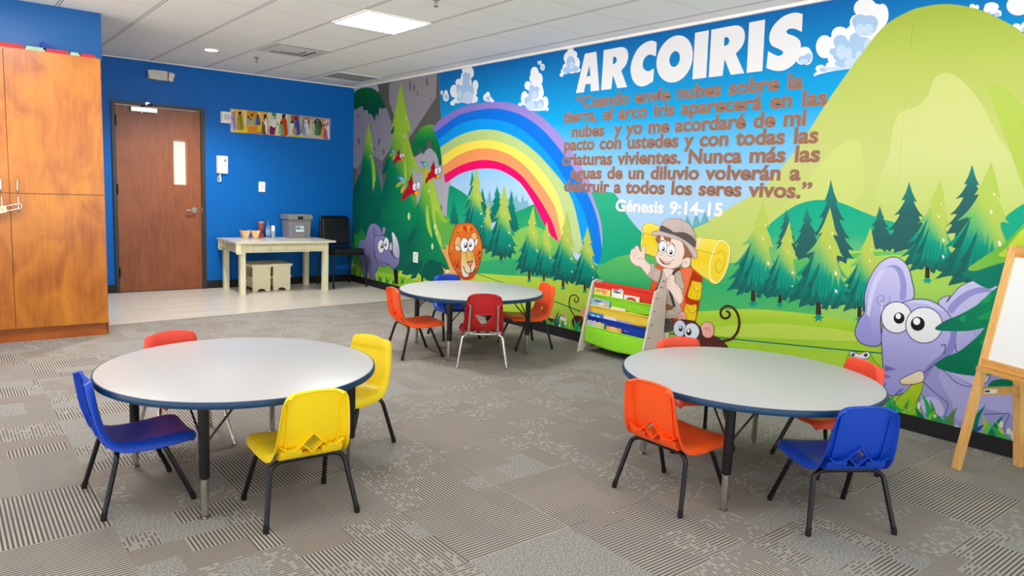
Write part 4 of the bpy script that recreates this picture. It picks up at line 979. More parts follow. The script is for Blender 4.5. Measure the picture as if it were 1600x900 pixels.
# ---------------------------------------------------------------- big branch in front of the elephant
a = Art(); DG = '#0f7f5e'
a.poly(ZG((455, 372), (500, 340), (560, 315), (640, 270), (700, 215), (760, 170), (900, 60), (900, 330), (700, 365), (600, 385), (500, 385), (465, 382)), DG, ax=(ZG((500, 330))[0], ZG((760, 250))[0]), ramp=[(0, '#12755c'), (.5, '#118a5f'), (1, '#1d9c60')])
a.poly(ZG((455, 535), (500, 500), (560, 475), (640, 410), (720, 330), (900, 300), (900, 560), (700, 580), (600, 580), (500, 560)), DG, ax=(ZG((460, 540))[0], ZG((760, 400))[0]), ramp=[(0, '#0e7a56'), (.5, '#0d7f5d'), (1, '#1b9a62')])
a.poly(ZG((690, 620), (720, 600), (800, 600), (900, 620), (900, 660), (720, 650), (695, 640)), '#0e7a5a')
a.poly(ZG((600, 110), (640, 80), (700, 40), (760, 0), (900, -120), (900, 100), (760, 85), (680, 115), (620, 122)), '#5fb653', ax=(ZG((610, 120))[0], ZG((780, 0))[0]), ramp=[(0, '#86c552'), (1, '#6fbb50')])
a.poly(ZG((735, 50), (770, 20), (840, -60), (900, -60), (900, 30), (760, 60)), '#c6d84e')
a.poly(ZG((570, 130), (640, 120), (760, 85), (900, 90), (900, 170), (740, 180), (690, 200), (620, 165)), '#147f6c')
for e in (((650, 260), (700, 225), (690, 260)), ((560, 330), (590, 315), (580, 345)), ((650, 440), (700, 390), (680, 440)), ((640, 330), (720, 290), (700, 330))):
    a.poly(ZG(*e), '#2aa566', up=False)
a.build('fir_branch', 'dark green fir branch across the elephant')

# ---------------------------------------------------------------- grass along the foot of the wall
def blades(F, lst, name='grass_blades'):
    a = Art()
    for i, (bx, by, tx, ty, w, c) in enumerate(lst):
        mx, my = (bx+tx)/2+(ty-by)*.10*(1 if tx > bx else -1), (by+ty)/2
        a.poly(F((bx-w, by), (mx-w*.75, my), (tx, ty), (tx, ty), (mx+w*.75, my), (bx+w, by)), c, up=(i % 3 == 0), n=4)
    a.build(name)['kind'] = 'stuff'
g1, g2, g3, g4, g5 = '#35b05e', '#8fd04a', '#0f7f5e', '#1f9c6c', '#5a8f4e'
blades(ZH, [(60, 520, 30, 330, 26, g3), (110, 540, 100, 400, 24, g4), (40, 500, 120, 370, 22, g1), (200, 560, 60, 420, 24, g1), (230, 570, 270, 400, 26, '#4f9a3c'), (180, 560, 320, 480, 22, '#a5d658'),
            (260, 590, 200, 480, 26, '#7dc94e'), (380, 600, 320, 490, 30, '#167a5b'), (470, 640, 380, 330, 34, g1), (500, 640, 470, 400, 26, g5), (450, 630, 540, 510, 24, '#7fc64a'), (560, 640, 520, 540, 40, '#2d9c58'), (620, 660, 650, 560, 24, '#3aa56a'),
            (665, 690, 750, 480, 42, g5), (900, 740, 1040, 455, 40, g3), (930, 730, 1040, 650, 30, '#2b4f86'), (1030, 770, 1000, 560, 30, '#a6d63e'), (1040, 760, 1090, 620, 34, '#6ec65a'), (1090, 790, 1220, 560, 40, g3), (1180, 800, 1060, 640, 30, '#3fae4e'), (1200, 790, 1130, 620, 20, '#b0d845'), (1150, 800, 1260, 770, 24, '#2b4f86'), (1260, 830, 1150, 730, 40, '#4bb651'), (1340, 850, 1260, 720, 26, '#cfe3a4')])
for e_, c_ in (((362, 470, 16, 34), '#e6e9ee'), ((524, 578, 18, 20), '#bfe39a'), ((735, 690, 30, 20), '#e8f0dc'), ((1190, 660, 22, 34), '#e4e8d4'), ((1310, 770, 20, 50), '#eef0ea'), ((1265, 730, 24, 30), '#e9edd8')):
    a = Art(); a.poly(ZH(*ell(*e_)), c_, sm=False); a.build('flower')
blades(ZM, [(30, 630, 10, 560, 22, '#6ebf55'), (60, 640, 100, 530, 20, '#2f9a5c'), (110, 650, 165, 450, 20, g3), (160, 650, 120, 560, 18, g1), (290, 690, 350, 450, 22, '#187a62'), (330, 690, 375, 495, 16, '#2a6f6a'), (320, 690, 350, 630, 20, '#1d4f7a'), (400, 700, 445, 540, 22, g4), (430, 710, 470, 590, 16, '#56b85a'), (470, 720, 500, 600, 16, '#7cc552'), (540, 740, 500, 580, 18, '#86c94e'), (600, 760, 560, 550, 22, g1), (620, 760, 700, 570, 26, g4), (650, 770, 690, 680, 20, '#54b85e'), (210, 670, 180, 590, 18, '#4cae5a'), (250, 670, 260, 600, 12, '#7cc552')])
for e_, c_ in (((385, 570, 26, 36), '#eef0f4'), ((430, 590, 30, 34), '#eef0f4'), ((440, 650, 18, 36), '#e6eef0'), ((350, 690, 18, 26), '#dfe8f0')):
    a = Art(); a.poly(ZM(*ell(*e_)), c_, sm=False); a.build('flower')
blades(ZN, [(30, 740, 45, 640, 12, '#4f9a3a'), (60, 745, 75, 590, 12, '#8fc23f'), (100, 760, 90, 640, 10, '#4f9a3a'), (190, 780, 175, 690, 10, '#b7cf52'), (330, 820, 310, 740, 12, '#1f8a4a'), (345, 825, 365, 745, 10, '#3a9a44'), (410, 840, 395, 760, 12, '#2a8a44'), (425, 845, 470, 750, 10, '#4fa845'), (490, 850, 480, 800, 12, '#1f7a4a'), (585, 850, 570, 760, 10, '#4fa845'), (600, 845, 630, 760, 10, '#2f8f44'), (650, 830, 690, 770, 8, '#7cb94a'), (790, 800, 780, 760, 8, '#7cb94a'), (850, 810, 850, 770, 8, '#9ccb45')])

base_layer(LB)
# ---------------------------------------------------------------- lettering
a = Art(); GLY = {
 'A': ([(0, 0), (.34, 0), (.38, .2), (.6, .2), (.63, 0), (1, 0), (.76, 1), (.27, 1)], [[(.41, .4), (.57, .4), (.5, .68)]]),
 'I': ([(0, 0), (1, 0), (1, 1), (0, 1)], []),
}
def ring(cx, cy, rx, ry, n=36): return [(cx+rx*cos(2*pi*k/n), cy+ry*sin(2*pi*k/n)) for k in range(n)]
GLY['R'] = ([(0, 0), (.39, 0), (.42, .33)]+[(.43, .33)]+[(.62, 0), (1, 0)]+crv([(.73, .42), (.90, .55), (.965, .72), (.91, .89), (.74, .985), (.5, 1.0)], closed=False)+[(0, 1)], [[(.385, .61)]+crv([(.385, .79), (.48, .775), (.53, .70), (.49, .63), (.385, .61)], closed=False)[:-1]])
GLY['O'] = (ring(.5, .5, .5, .52), [ring(.5, .5, .145, .175)])
GLY['C'] = (crv([(1, .945), (1, .945), (.8, 1.01), (.5, .985), (.2, .83), (.02, .5), (.1, .2), (.32, .02), (.6, -.025), (.95, .06), (.95, .06), (.955, .36), (.955, .36), (.74, .31), (.55, .38), (.49, .5), (.56, .635), (.75, .695), (1, .63), (1, .63)]), [])
GLY['S'] = (crv([(1, .97), (1, .97), (.75, 1.025), (.42, .99), (.14, .84), (.04, .64), (.12, .48), (.32, .395), (.46, .33), (.46, .275), (.32, .255), (.03, .37), (.03, .37), (0, .05), (0, .05), (.25, -.02), (.55, -.03), (.84, .08), (.985, .29), (.96, .47), (.8, .575), (.6, .64), (.54, .695), (.62, .735), (.78, .72), (1, .64), (1, .64)]), [])
ZA = ZF(890, 30, 4.324)
for ch, x0, x1 in (('A', 45, 203), ('R', 215, 391), ('C', 403, 574), ('O', 580, 826), ('I', 832, 925), ('R', 942, 1182), ('I', 1198, 1305), ('S', 1330, 1560)):
    yb = lambda x: 500-.1186*(x-45); yt = lambda x: 232-.190*(x-100)
    def mp(p):
        x = x0+(x1-x0)*p[0]; return ZA((x+18*p[1], yb(x)+(yt(x)-yb(x))*p[1]))[0]
    o, hs = GLY[ch]
    a.poly([mp(p) for p in o], '#e9e9ea', sm=False, holes=[[mp(p) for p in h] for h in hs], up=False)
a.build('title_lettering', 'big white capitals reading ARCOIRIS')

def text_mesh(body, bold):
    cu = bpy.data.curves.new('lettering_outline', 'FONT'); cu.body = body; cu.size = 1; cu.offset = bold; cu.resolution_u = 4; cu.space_character = 1.0; cu.space_word = 1.25
    o = bpy.data.objects.new('lettering_outline', cu); COL.objects.link(o)
    dg = bpy.context.evaluated_depsgraph_get(); me = bpy.data.meshes.new_from_object(o.evaluated_get(dg))
    vs_ = [v.co.copy() for v in me.vertices]; fs = [list(p.vertices) for p in me.polygons]
    bpy.data.objects.remove(o); bpy.data.curves.remove(cu); bpy.data.meshes.remove(me)
    return vs_, fs
def text_line(a, body, pl, pr, cap, col, bold=.028, edge=None, lift=0):
    """one line of lettering from the photo point pl to pr (both on the baseline), cap = capital height in pixels at mid line"""
    (y0, z0), (y1, z1) = wall_pt(*pl), wall_pt(*pr)
    pm = ((pl[0]+pr[0])/2, (pl[1]+pr[1])/2); h = wall_pt(pm[0], pm[1]-cap)[1]-wall_pt(*pm)[1]
    ref = text_mesh(body, bold)[0]; xa = min(v.x for v in ref); xb = max(v.x for v in ref)
    for bd, c in (((edge[0], edge[1]),) if edge else ())+((bold, col),):
        vs_, fs = text_mesh(body, bd); b = len(a.v); LAY[0] += 1; X = XR-.0015-STEP*LAY[0]
        for v in vs_:
            t = (v.x-xa)/(xb-xa); a.v.append((X, y0+(y1-y0)*t, z0+(z1-z0)*t+v.y/.729*h)); a.c.append(lin(c))
        a.f += [[b+i for i in f] for f in fs]
ZV = ZF(860, 0, 2.648)
a = Art()
for body, l, r, cap in (('\u201cCuando env\u00ede nubes sobre la', (108, 448), (1045, 364), 58), ('tierra, el arco iris aparecer\u00e1 en las', (53, 508), (1145, 433), 60),
                        ('nubes  y yo me acordar\u00e9 de mi', (90, 568), (1057, 517), 60), ('pacto con ustedes y con todas las', (58, 622), (1108, 590), 60),
                        ('criaturas vivientes. Nunca m\u00e1s las', (50, 683), (1115, 668), 60), ('aguas de un diluvio volver\u00e1n a', (85, 738), (1035, 745), 58),
                        ('destruir a todos los seres vivos.\u201d', (57, 791), (1080, 820), 58)):
    text_line(a, body, ZV(l)[0], ZV(r)[0], cap/2.648, '#9c6e56', .030, (.039, '#9a99a3'))
a.build('verse_lettering', 'seven lines of brown bible verse')
a = Art(); text_line(a, 'G\u00e9nesis 9:14-15', ZV((270, 872))[0], ZV((713, 894))[0], 52/2.648, '#f4f5f5', .036); a.build('reference_lettering', 'white chapter reference below the verse')
TOPS.append(LAY[0]); print('mural layers', LB, LF, max(TOPS)*STEP, LAY[0], 'depth', LAY[0]*STEP)
# ================================================================ cabinets
M_dark = mat('dark_cabinet_gap', '#2a1208', .7)
def handle_bow(bm, x, y, z0, z1):
    tube(bm, fillet([(x, y, z0), (x, y-.030, z0), (x, y-.030, z1), (x, y, z1)], .014), .0055, 8)
CBX0, CBX1, CBY = -.165, 1.146, 6.800
cb = thing('storage_cabinet', 'tall honey maple storage cabinet with four doors at the left edge', 'cabinet', ((CBX0+CBX1)/2, CBY, 0))
ox = (CBX0+CBX1)/2
bm = BM(); box(bm, CBX0-ox, CBX1-ox, .022, .59, .105, 2.298); obj('body', bm, M_cab, cb, bevel=.002, seg=1)
bm = BM(); box(bm, CBX0-ox+.004, CBX1-ox-.006, .030, .55, 0, .104); obj('kick_board', bm, M_cab2, cb)
bm = BM(); box(bm, CBX1-ox-.001, CBX1-ox+.006, .018, .60, .02, 2.295); obj('side_panel', bm, M_cab2, cb)
XM = .487
for x0, x1, side in ((CBX0, XM-.0025, 1), (XM+.0025, CBX1, -1)):
    for z0, z1, hz0, hz1 in ((.112, 1.186, 1.05, 1.168), (1.193, 2.288, 1.205, 1.30)):
        bm = BM(); box(bm, x0-ox, x1-ox, 0, .020, z0, z1)
        d = obj('door', bm, M_cab, cb, bevel=.0018, seg=1)
        hx = (x1-.052 if side > 0 else x0+.05)-ox
        bm = BM(); handle_bow(bm, hx, 0, hz0, hz1); obj('handle', bm, M_chrome, d, 50)
# padlock through the two lower handles
pl = thing('padlock', 'brushed metal padlock locking the lower cabinet handles together', 'padlock', (.476, CBY-.052, 1.075))
Mrot = Matrix.Rotation(radians(-14), 4, 'Y')
bm = BM(); v = box(bm, -.075, -.018, -.014, .014, -.026, .026); bmesh.ops.bevel(bm, geom=bm.edges[:], offset=.005, segments=2, affect='EDGES'); xf(bm.verts, Mrot)
obj('lock_body', bm, mat('satin_brass_lock', '#d9c79c', .3, .6), pl, 40)
bm = BM(); tube(bm, fillet([(-.018, 0, .019), (.085, 0, .019), (.085, 0, -.019), (-.018, 0, -.019)], .018, 7), .0055, 8); xf(bm.verts, Mrot)
obj('shackle', bm, M_chrome, pl, 50)
bm = BM(); lathe(bm, [(0, 0), (.013, 0), (.013, .002), (0, .002)], 16, Mrot @ Matrix.Translation((-.046, -.014, 0)) @ Matrix.Rotation(pi/2, 4, 'X')); obj('emblem', bm, mat('grey_lock_emblem', '#b7ab8e', .4, .4), pl)
# flat things lying on top of the cabinet
M_redp = mat('red_paper', '#b3242b', .6, noise=.1); M_grnp = mat('green_white_pattern', '#9fb79a', .7, noise=.35, nscale=60); M_blup = mat('blue_cloth', '#1d3f8f', .8, noise=.15)
for i, (x0, x1, z, col, lab) in enumerate(((.34, .63, .034, M_redp, 'red folded paper strip on cabinet top, farthest left'), (.77, .935, .030, M_redp, 'red folded paper strip on cabinet top, middle one'), (1.01, 1.125, .026, M_redp, 'red folded paper strip on cabinet top at the right corner'),
                                       (.635, .765, .030, M_grnp, 'green and white patterned strip left of the blue cloth on cabinet top'), (.938, 1.006, .027, M_grnp, 'green and white patterned strip between red strips on cabinet top, right'))):
    bm = BM(); box(bm, x0, x1, 0, .09, 0, z*.5); box(bm, x0+.006, x1-.01, .008, .085, z*.5, z)
    o = obj('paper_strip', bm, col, None, bevel=.002, seg=1); o.location = (0, CBY+.028, 2.2985)
    tag(o, lab, 'paper', 'folded strips on the cabinet')
bm = BM(); prism(bm, [(.745, .0), (.86, .0), (.83, .016), (.79, .034), (.75, .050), (.742, .03)], 1, .0, .06)
o = obj('folded_cloth', bm, M_blup, None, 60, bevel=.004); o.location = (0, CBY+.05, 2.3295); tag(o, 'crumpled dark blue cloth poking up on top of the cabinet', 'cloth')

# ================================================================ school chairs
M_tubek = mat('black_chair_tube', '#0d1014', .28, noise=.2, nscale=40)
M_tubec = mat('chrome_chair_tube', '#d2d2d0', .14, 1, noise=.04)
M_cap = mat('black_rubber', '#0b0b0c', .7); M_glide = mat('nickel_glide', '#b9b6ae', .25, 1)
def plastic(name, col): return mat(name, col, .38, spec=.5, noise=.03, nscale=8, bump=.04)
def shell_mesh(kind):
    k = 1.0 if kind == 'diamond' else 1.05
    prof = [(-.202, .545*k, .104), (-.200, .536*k, .120), (-.195, .505*k, .128), (-.187, .45*k, .134), (-.176, .39*k, .140), (-.160, .338, .145), (-.141, .300, .148), (-.108, .277, .152), (-.05, .269, .155), (.03, .271, .160), (.10, .278, .164), (.155, .283, .163), (.182, .279, .156), (.196, .266, .146)]
    U = [-1, -.93, -.78, -.55, -.28, 0, .28, .55, .78, .93, 1]
    bm = bmesh.new(); G = []
    n = len(prof)
    for i, (y, z, hw) in enumerate(prof):
        a = prof[max(i-1, 0)]; b = prof[min(i+1, n-1)]
        ty, tz = b[0]-a[0], b[1]-a[1]; l = math.hypot(ty, tz); ny, nz = tz/l, -ty/l      # points to the back / underside
        back = max(0, min(1, (z-.29)/.08)); row = []
        for u in [-1.06]+U+[1.06]:
            e = max(-1, min(1, u)); d = (abs(e)**2.2)
            # the panel is dished towards the sitter, its rim rolled away from him
            lift = (.016*back+.012*(1-back))*d
            if abs(u) > .9: lift -= .006
            if abs(u) > .99: lift -= .012
            if abs(u) > 1.02: lift -= .020
            arch = .016*(1-e*e) if i == 0 else (.012*(1-e*e) if i == 1 else 0)
            row.append(bm.verts.new((u*hw, y-ny*lift, z-nz*lift+arch)))
        G.append(row)
    # rolled lip along the top and the front
    for idx, sgn in ((0, 1), (n-1, -1)):
        row = []
        for v in G[idx]:
            row.append(bm.verts.new((v.co.x*(.94 if sgn > 0 else .985), v.co.y-(.011 if sgn > 0 else .004), v.co.z-(.008 if sgn > 0 else .016))))
        G.insert(0, row) if sgn > 0 else G.append(row)
    for a, b in zip(G, G[1:]):
        for j in range(len(a)-1): bm.faces.new((a[j], a[j+1], b[j+1], b[j]))
    bmesh.ops.recalc_face_normals(bm, faces=bm.faces)
    me = bpy.data.meshes.new('shell'); bm.to_mesh(me); bm.free()
    o = bpy.data.objects.new('shell_work', me); COL.objects.link(o)
    m = o.modifiers.new('s', 'SOLIDIFY'); m.thickness = .0055; m.offset = 0
    m = o.modifiers.new('d', 'SUBSURF'); m.levels = 1; m.render_levels = 1
    cb_ = bmesh.new()
    if kind == 'diamond': P = [(0, .374), (.040, .334), (0, .294), (-.040, .334)]
    else: P = [(-.072, .418), (.072, .418), (.012, .335), (-.012, .335)]
    prism(cb_, P, 1, -.30, -.06); bmesh.ops.recalc_face_normals(cb_, faces=cb_.faces)
    cm = bpy.data.meshes.new('cut'); cb_.to_mesh(cm); cb_.free()
    co = bpy.data.objects.new('cut_work', cm); COL.objects.link(co)
    m = o.modifiers.new('b', 'BOOLEAN'); m.operation = 'DIFFERENCE'; m.object = co; m.solver = 'EXACT'
    dg = bpy.context.evaluated_depsgraph_get(); dg.update()
    res = bpy.data.meshes.new_from_object(o.evaluated_get(dg))
    bpy.data.objects.remove(o); bpy.data.objects.remove(co)
    bm = bmesh.new(); bm.from_mesh(res)
    def panel(pts, w, d):
        """a standing rib on the back of the shell following pts (x, y, z)"""
        pts = [Vector(p) for p in pts]
        for a, b in zip(pts, pts[1:]):
            dx = (b-a).normalized(); up = Vector((0, 1, 0)).cross(dx).normalized()*w
            q = [bm.verts.new(p) for p in (a-up, a+up, b+up, b-up)]; r = [bm.verts.new(v.co+Vector((0, -d, 0))) for v in q]
            bm.faces.new(q); bm.faces.new(r[::-1])
            for i in range(4): bm.faces.new((q[i], r[i], r[(i+1) % 4], q[(i+1) % 4]))
    yb = lambda z: -.150-(z-.31)*.20
    if kind == 'diamond':
        panel([(x, yb(z), z) for x, z in ((0, .377), (.042, .334), (0, .291), (-.042, .334), (0, .377))], .003, .022)
        prism(bm, [(-.148, .292), (-.164, .290), (-.146, .270), (-.112, .268), (-.112, .272), (-.136, .290)], 0, -.042, .042)
        for s in (-1, 1):
            panel([(s*x, yb(z), z) for x, z in ((.042, .334), (.065, .314), (.095, .311), (.116, .322), (.130, .332))], .003, .026)
            prism(bm, [(-.150, .314), (-.168, .311), (-.166, .292), (-.146, .270), (-.112, .268), (-.112, .272), (-.136, .292)], 0, s*.042, s*.128)
            panel([(s*.108, yb(z), z) for z in (.322, .40, .47, .510)], .0025, .010)
    else:
        panel([(x, yb(z), z) for x, z in ((-.076, .420), (.076, .420), (.013, .331), (-.013, .331), (-.076, .420))], .004, .016)
        for s in (-1, 1):
            prism_v = [(s*.092, .49), (s*.130, .515), (s*.130, .495), (s*.100, .478)]
            b0 = len(bm.verts); prism(bm, prism_v, 1, yb(.5)-.022, yb(.5)+.002)
    bmesh.ops.recalc_face_normals(bm, faces=bm.faces)
    bm.to_mesh(res); bm.free()
    res.polygons.foreach_set('use_smooth', [True]*len(res.polygons)); res.set_sharp_from_angle(angle=radians(38))
    return res
SHELL = {k: shell_mesh(k) for k in ('diamond', 'triangle')}
def leg_meshes():
    out = {}
    for part, pts in (('rear', [(0, -.112, .2545), (.118, -.112, .2545), (.155, -.122, .235), (.190, -.182, .012)]), ('front', [(0, .055, .2555), (.118, .055, .2555), (.152, .066, .236), (.179, .165, .012)])):
        for s in (-1, 1):
            P = fillet([(s*x, y, z) for x, y, z in pts], .05, 6)
            bm = BM(); tube(bm, P[1:], .0108, 10); out[part, s, 'leg'] = bm
            bm = BM(); a = Vector(P[-1]); d = (Vector(P[-1])-Vector(P[-2])).normalized()
            tube(bm, [a-d*.022, a-d*.002, (a.x+d.x*.002, a.y+d.y*.002, .0)], .0128, 10, rr=[.0116, .0122, .0112]); out[part, s, 'cap'] = bm
        bm = BM(); y, z = pts[0][1], pts[0][2]
        tube(bm, [(-.112, y, z), (.112, y, z)], .0105, 10)
        for s in (-1, 1): box(bm, s*.085-.02, s*.085+.02, y-.014, y+.014, z+.004, z+.022)
        out[part, 0, 'bar'] = bm
    res = {}
    for k, bm in out.items():
        bmesh.ops.recalc_face_normals(bm, faces=bm.faces)
        me = bpy.data.meshes.new('chair_'+k[2]); bm.to_mesh(me); bm.free(); me.polygons.foreach_set('use_smooth', [True]*len(me.polygons)); me.set_sharp_from_angle(angle=radians(40)); res[k] = me
    return res
LEGS = leg_meshes()
_cm = {}
def child(name, me, m, parent):
    key = (me.name, m.name)
    if key not in _cm:
        c = me.copy(); c.materials.clear(); c.materials.append(m); _cm[key] = c
    o = bpy.data.objects.new(name, _cm[key]); COL.objects.link(o); o.parent = parent; return o
def school_chair(x, y, fx, fy, m, label, kind='diamond', group=None, chrome=False):
    t = thing('school_chair', label, 'chair', (x, y, 0), math.atan2(-fx, fy), group)
    tm, cm_ = (M_tubec, M_glide) if chrome else (M_tubek, M_cap)
    child('seat_shell', SHELL[kind], m, t)
    for part in ('rear', 'front'):
        child('crossbar', LEGS[part, 0, 'bar'], tm, t)
        for s in (-1, 1):
            l = child('leg', LEGS[part, s, 'leg'], tm, t); child('foot_cap', LEGS[part, s, 'cap'], cm_, l)
    if kind == 'triangle':
        for s in (-1, 1):
            bm = BM(); tube(bm, fillet([(s*.112, -.10, .262), (s*.112, -.172, .262), (s*.104, -.214, .500)], .03), .0095, 10); obj('back_post', bm, M_tubec, t, 40)
            bm = BM(); tube(bm, [(s*.14, -.175, .275), (s*.08, -.175, .275)], .007, 8); obj('post_bracket', bm, M_tubec, t, 40)
    return t
P_blue = plastic('cobalt_blue_plastic', '#0840b4'); P_yel = plastic('yellow_plastic', '#f5d411'); P_or = plastic('orange_plastic', '#f6571a')
P_red = plastic('tomato_red_plastic', '#ee4a34'); P_dred = plastic('deep_red_plastic', '#bf1f22'); P_coral = plastic('coral_red_plastic', '#f2502f')
school_chair(.655, 3.262, .3555, .010, P_blue, 'cobalt blue child chair at the left end of the left table, facing right')
school_chair(1.165, 2.786, .02, .35, P_yel, 'yellow child chair with its back to us at the front of the left table')
school_chair(1.652, 3.350, -.33, -.13, P_yel, 'yellow child chair behind the right end of the left table')
school_chair(.985, 3.785, .03, -.36, P_red, 'red child chair with chrome legs behind the left table', chrome=True)
school_chair(2.645, 1.988, .36, .0, P_or, 'orange child chair at the left end of the right table')
school_chair(3.035, 1.450, .19, .31, P_blue, 'cobalt blue child chair with its back to us at the right table')
school_chair(3.300, 2.388, -.18, -.36, P_coral, 'coral red child chair behind the far left of the right table, before the painted monkey')
school_chair(3.612, 1.785, -.34, .15, P_coral, 'coral red child chair at the far right of the right table, beneath the frog eyes')
school_chair(3.085, 4.965, .354, -.067, P_or, 'orange child chair at the left end of the far table')
school_chair(3.365, 4.445, .205, .318, P_dred, 'deep red child chair with chrome frame and its back to us at the far table', 'triangle', chrome=True)
school_chair(4.090, 4.775, -.343, .085, P_or, 'orange child chair at the right end of the far table')
school_chair(3.765, 5.385, -.068, -.354, P_blue, 'cobalt blue child chair behind the far table, below the lion')

# ================================================================ round tables
M_lam = mat('pale_grey_laminate', '#bdbbba', .33, spec=.45, noise=.015, nscale=60)
M_navy = mat('navy_edge_band', '#123a5c', .4, spec=.5, noise=.05)
M_under = mat('particle_board_underside', '#8a7c68', .8, noise=.15, nscale=90)
ZT_ = .511
def table_meshes():
    r = {}
    bm = BM(); lathe(bm, [(0, ZT_-.0285), (.598, ZT_-.0285), (.606, ZT_-.026), (.606, ZT_-.0012), (.602, ZT_), (0, ZT_)], 96); r['top'] = bm
    bm = BM(); lathe(bm, [(.6055, ZT_-.030), (.611, ZT_-.029), (.6135, ZT_-.024), (.6135, ZT_-.008), (.611, ZT_-.002), (.6055, ZT_-.0008)], 96); r['band'] = bm
    bm = BM(); lathe(bm, [(0, .165), (.0165, .165), (.0215, .170), (.0215, ZT_-.032), (.03, ZT_-.0315), (.05, ZT_-.0295), (0, ZT_-.0290)], 18); r['leg'] = bm
    bm = BM(); lathe(bm, [(0, .012), (.0145, .012), (.0155, .03), (.0160, .166), (0, .166)], 18); r['insert'] = bm
    bm = BM(); lathe(bm, [(0, 0), (.019, 0), (.019, .005), (.009, .011), (0, .0125)], 18); r['glide'] = bm
    return r
TM = {k: None for k in ('top', 'band', 'leg', 'insert', 'glide')}
for k, bm in table_meshes().items():
    bmesh.ops.recalc_face_normals(bm, faces=bm.faces); me = bpy.data.meshes.new('table_'+k); bm.to_mesh(me); bm.free()
    me.polygons.foreach_set('use_smooth', [True]*len(me.polygons)); me.set_sharp_from_angle(angle=radians(35)); TM[k] = me
def round_table(x, y, feet, label):
    t = thing('round_table', label, 'table', (x, y, 0))
    tp = child('tabletop', TM['top'], M_lam, t); child('edge_band', TM['band'], M_navy, tp)['label'] = 'navy edge band'
    for fx, fy in feet:
        dx, dy = fx-x, fy-y
        l = child('leg', TM['leg'], M_tubek, t); l.location = (dx, dy, 0)
        i = child('leg_insert', TM['insert'], M_tubec, l); i['label'] = 'chrome leg insert'
        child('glide', TM['glide'], M_glide, l)
        q = math.hypot(dx, dy); tx, ty = -dy/q, dx/q; ix, iy = -dx/q, -dy/q
        for s in (-1, 1):
            bm = BM(); tube(bm, [(0, 0, .30), (.13*ix+s*.12*tx, .13*iy+s*.12*ty, ZT_-.030)], .0048, 8); obj('brace', bm, M_tubek, l, 50)
    return t
round_table(3.146, 1.960, [(2.688, 1.739), (2.922, 2.400), (3.608, 2.177), (3.368, 1.519)], 'round pale grey table nearest the painted elephant at right')
round_table(1.104, 3.300, [(.812, 2.880), (.702, 3.590), (1.520, 3.010), (1.415, 3.735)], 'round pale grey table at left with two yellow chairs')
round_table(3.594, 4.913, [(3.175, 4.614), (3.303, 5.309), (4.008, 5.205), (3.892, 4.507)], 'round pale grey table farthest back, below the lion')
# ================================================================ cream writing desk by the door
M_cream = mat('cream_paint', '#e3ddbb', .42, noise=.03, nscale=10)
M_creamtop = mat('worn_cream_top', '#dcd5c6', .22, noise=.06, nscale=7)
DZT = .640
dk = thing('writing_desk', 'cream wooden craft desk with two drawers against the blue wall', 'desk', (3.41, 8.87, 0))
q = lambda x: x-3.41
w = lambda y: y-8.87
bm = BM(); box(bm, q(2.78), q(4.045), w(8.485), w(9.195), DZT-.022, DZT); obj('desk_top', bm, M_creamtop, dk, bevel=.004)
for x, y in ((2.880, 8.565), (2.880, 9.165), (3.935, 8.565), (3.935, 9.165)):
    bm = BM(); box(bm, q(x-.032), q(x+.032), w(y-.032), w(y+.032), 0, DZT-.022); obj('leg', bm, M_cream, dk, bevel=.004)
bm = BM()
box(bm, q(2.912), q(3.903), w(8.548), w(8.566), .505, .525); box(bm, q(2.912), q(3.903), w(8.548), w(8.566), .592, DZT-.022)
for x0, x1 in ((2.912, 3.008), (3.412, 3.425), (3.812, 3.903)): box(bm, q(x0), q(x1), w(8.548), w(8.566), .525, .592)
box(bm, q(2.912), q(3.903), w(9.16), w(9.178), .505, DZT-.022); box(bm, q(3.94), q(3.957), w(8.597), w(9.133), .505, DZT-.022); box(bm, q(2.862), q(2.88), w(8.597), w(9.133), .505, DZT-.022)
obj('apron', bm, M_cream, dk)
for x0, x1 in ((3.011, 3.409), (3.428, 3.809)):
    bm = BM(); box(bm, q(x0), q(x1), w(8.5475), w(8.8), .528, .589); d = obj('drawer', bm, M_cream, dk, bevel=.002, seg=1)
    bm = BM(); lathe(bm, [(0, 0), (.010, 0), (.010, .012), (.020, .018), (.021, .027), (.013, .035), (0, .036)], 18, Matrix.Translation((q((x0+x1)/2), w(8.5475), .556)) @ Matrix.Rotation(pi/2, 4, 'X'))
    obj('knob', bm, M_cream, d, 50)
for y in (8.505, 9.165):
    bm = BM(); prism(bm, [(q(2.788), DZT-.022), (q(2.848), DZT-.022), (q(2.848), .50), (q(2.842), .49), (q(2.825), .486), (q(2.80), .492), (q(2.788), .515)], 1, w(y-.012), w(y+.012)); obj('roll_bracket', bm, M_cream, dk, bevel=.003)
bm = BM(); tube(bm, [(q(2.818), w(8.492), .518), (q(2.818), w(9.178), .518)], .011, 12); tube(bm, [(q(2.818), w(8.480), .518), (q(2.818), w(8.494), .518)], .017, 12); obj('roll_dowel', bm, M_cream, dk, 50)

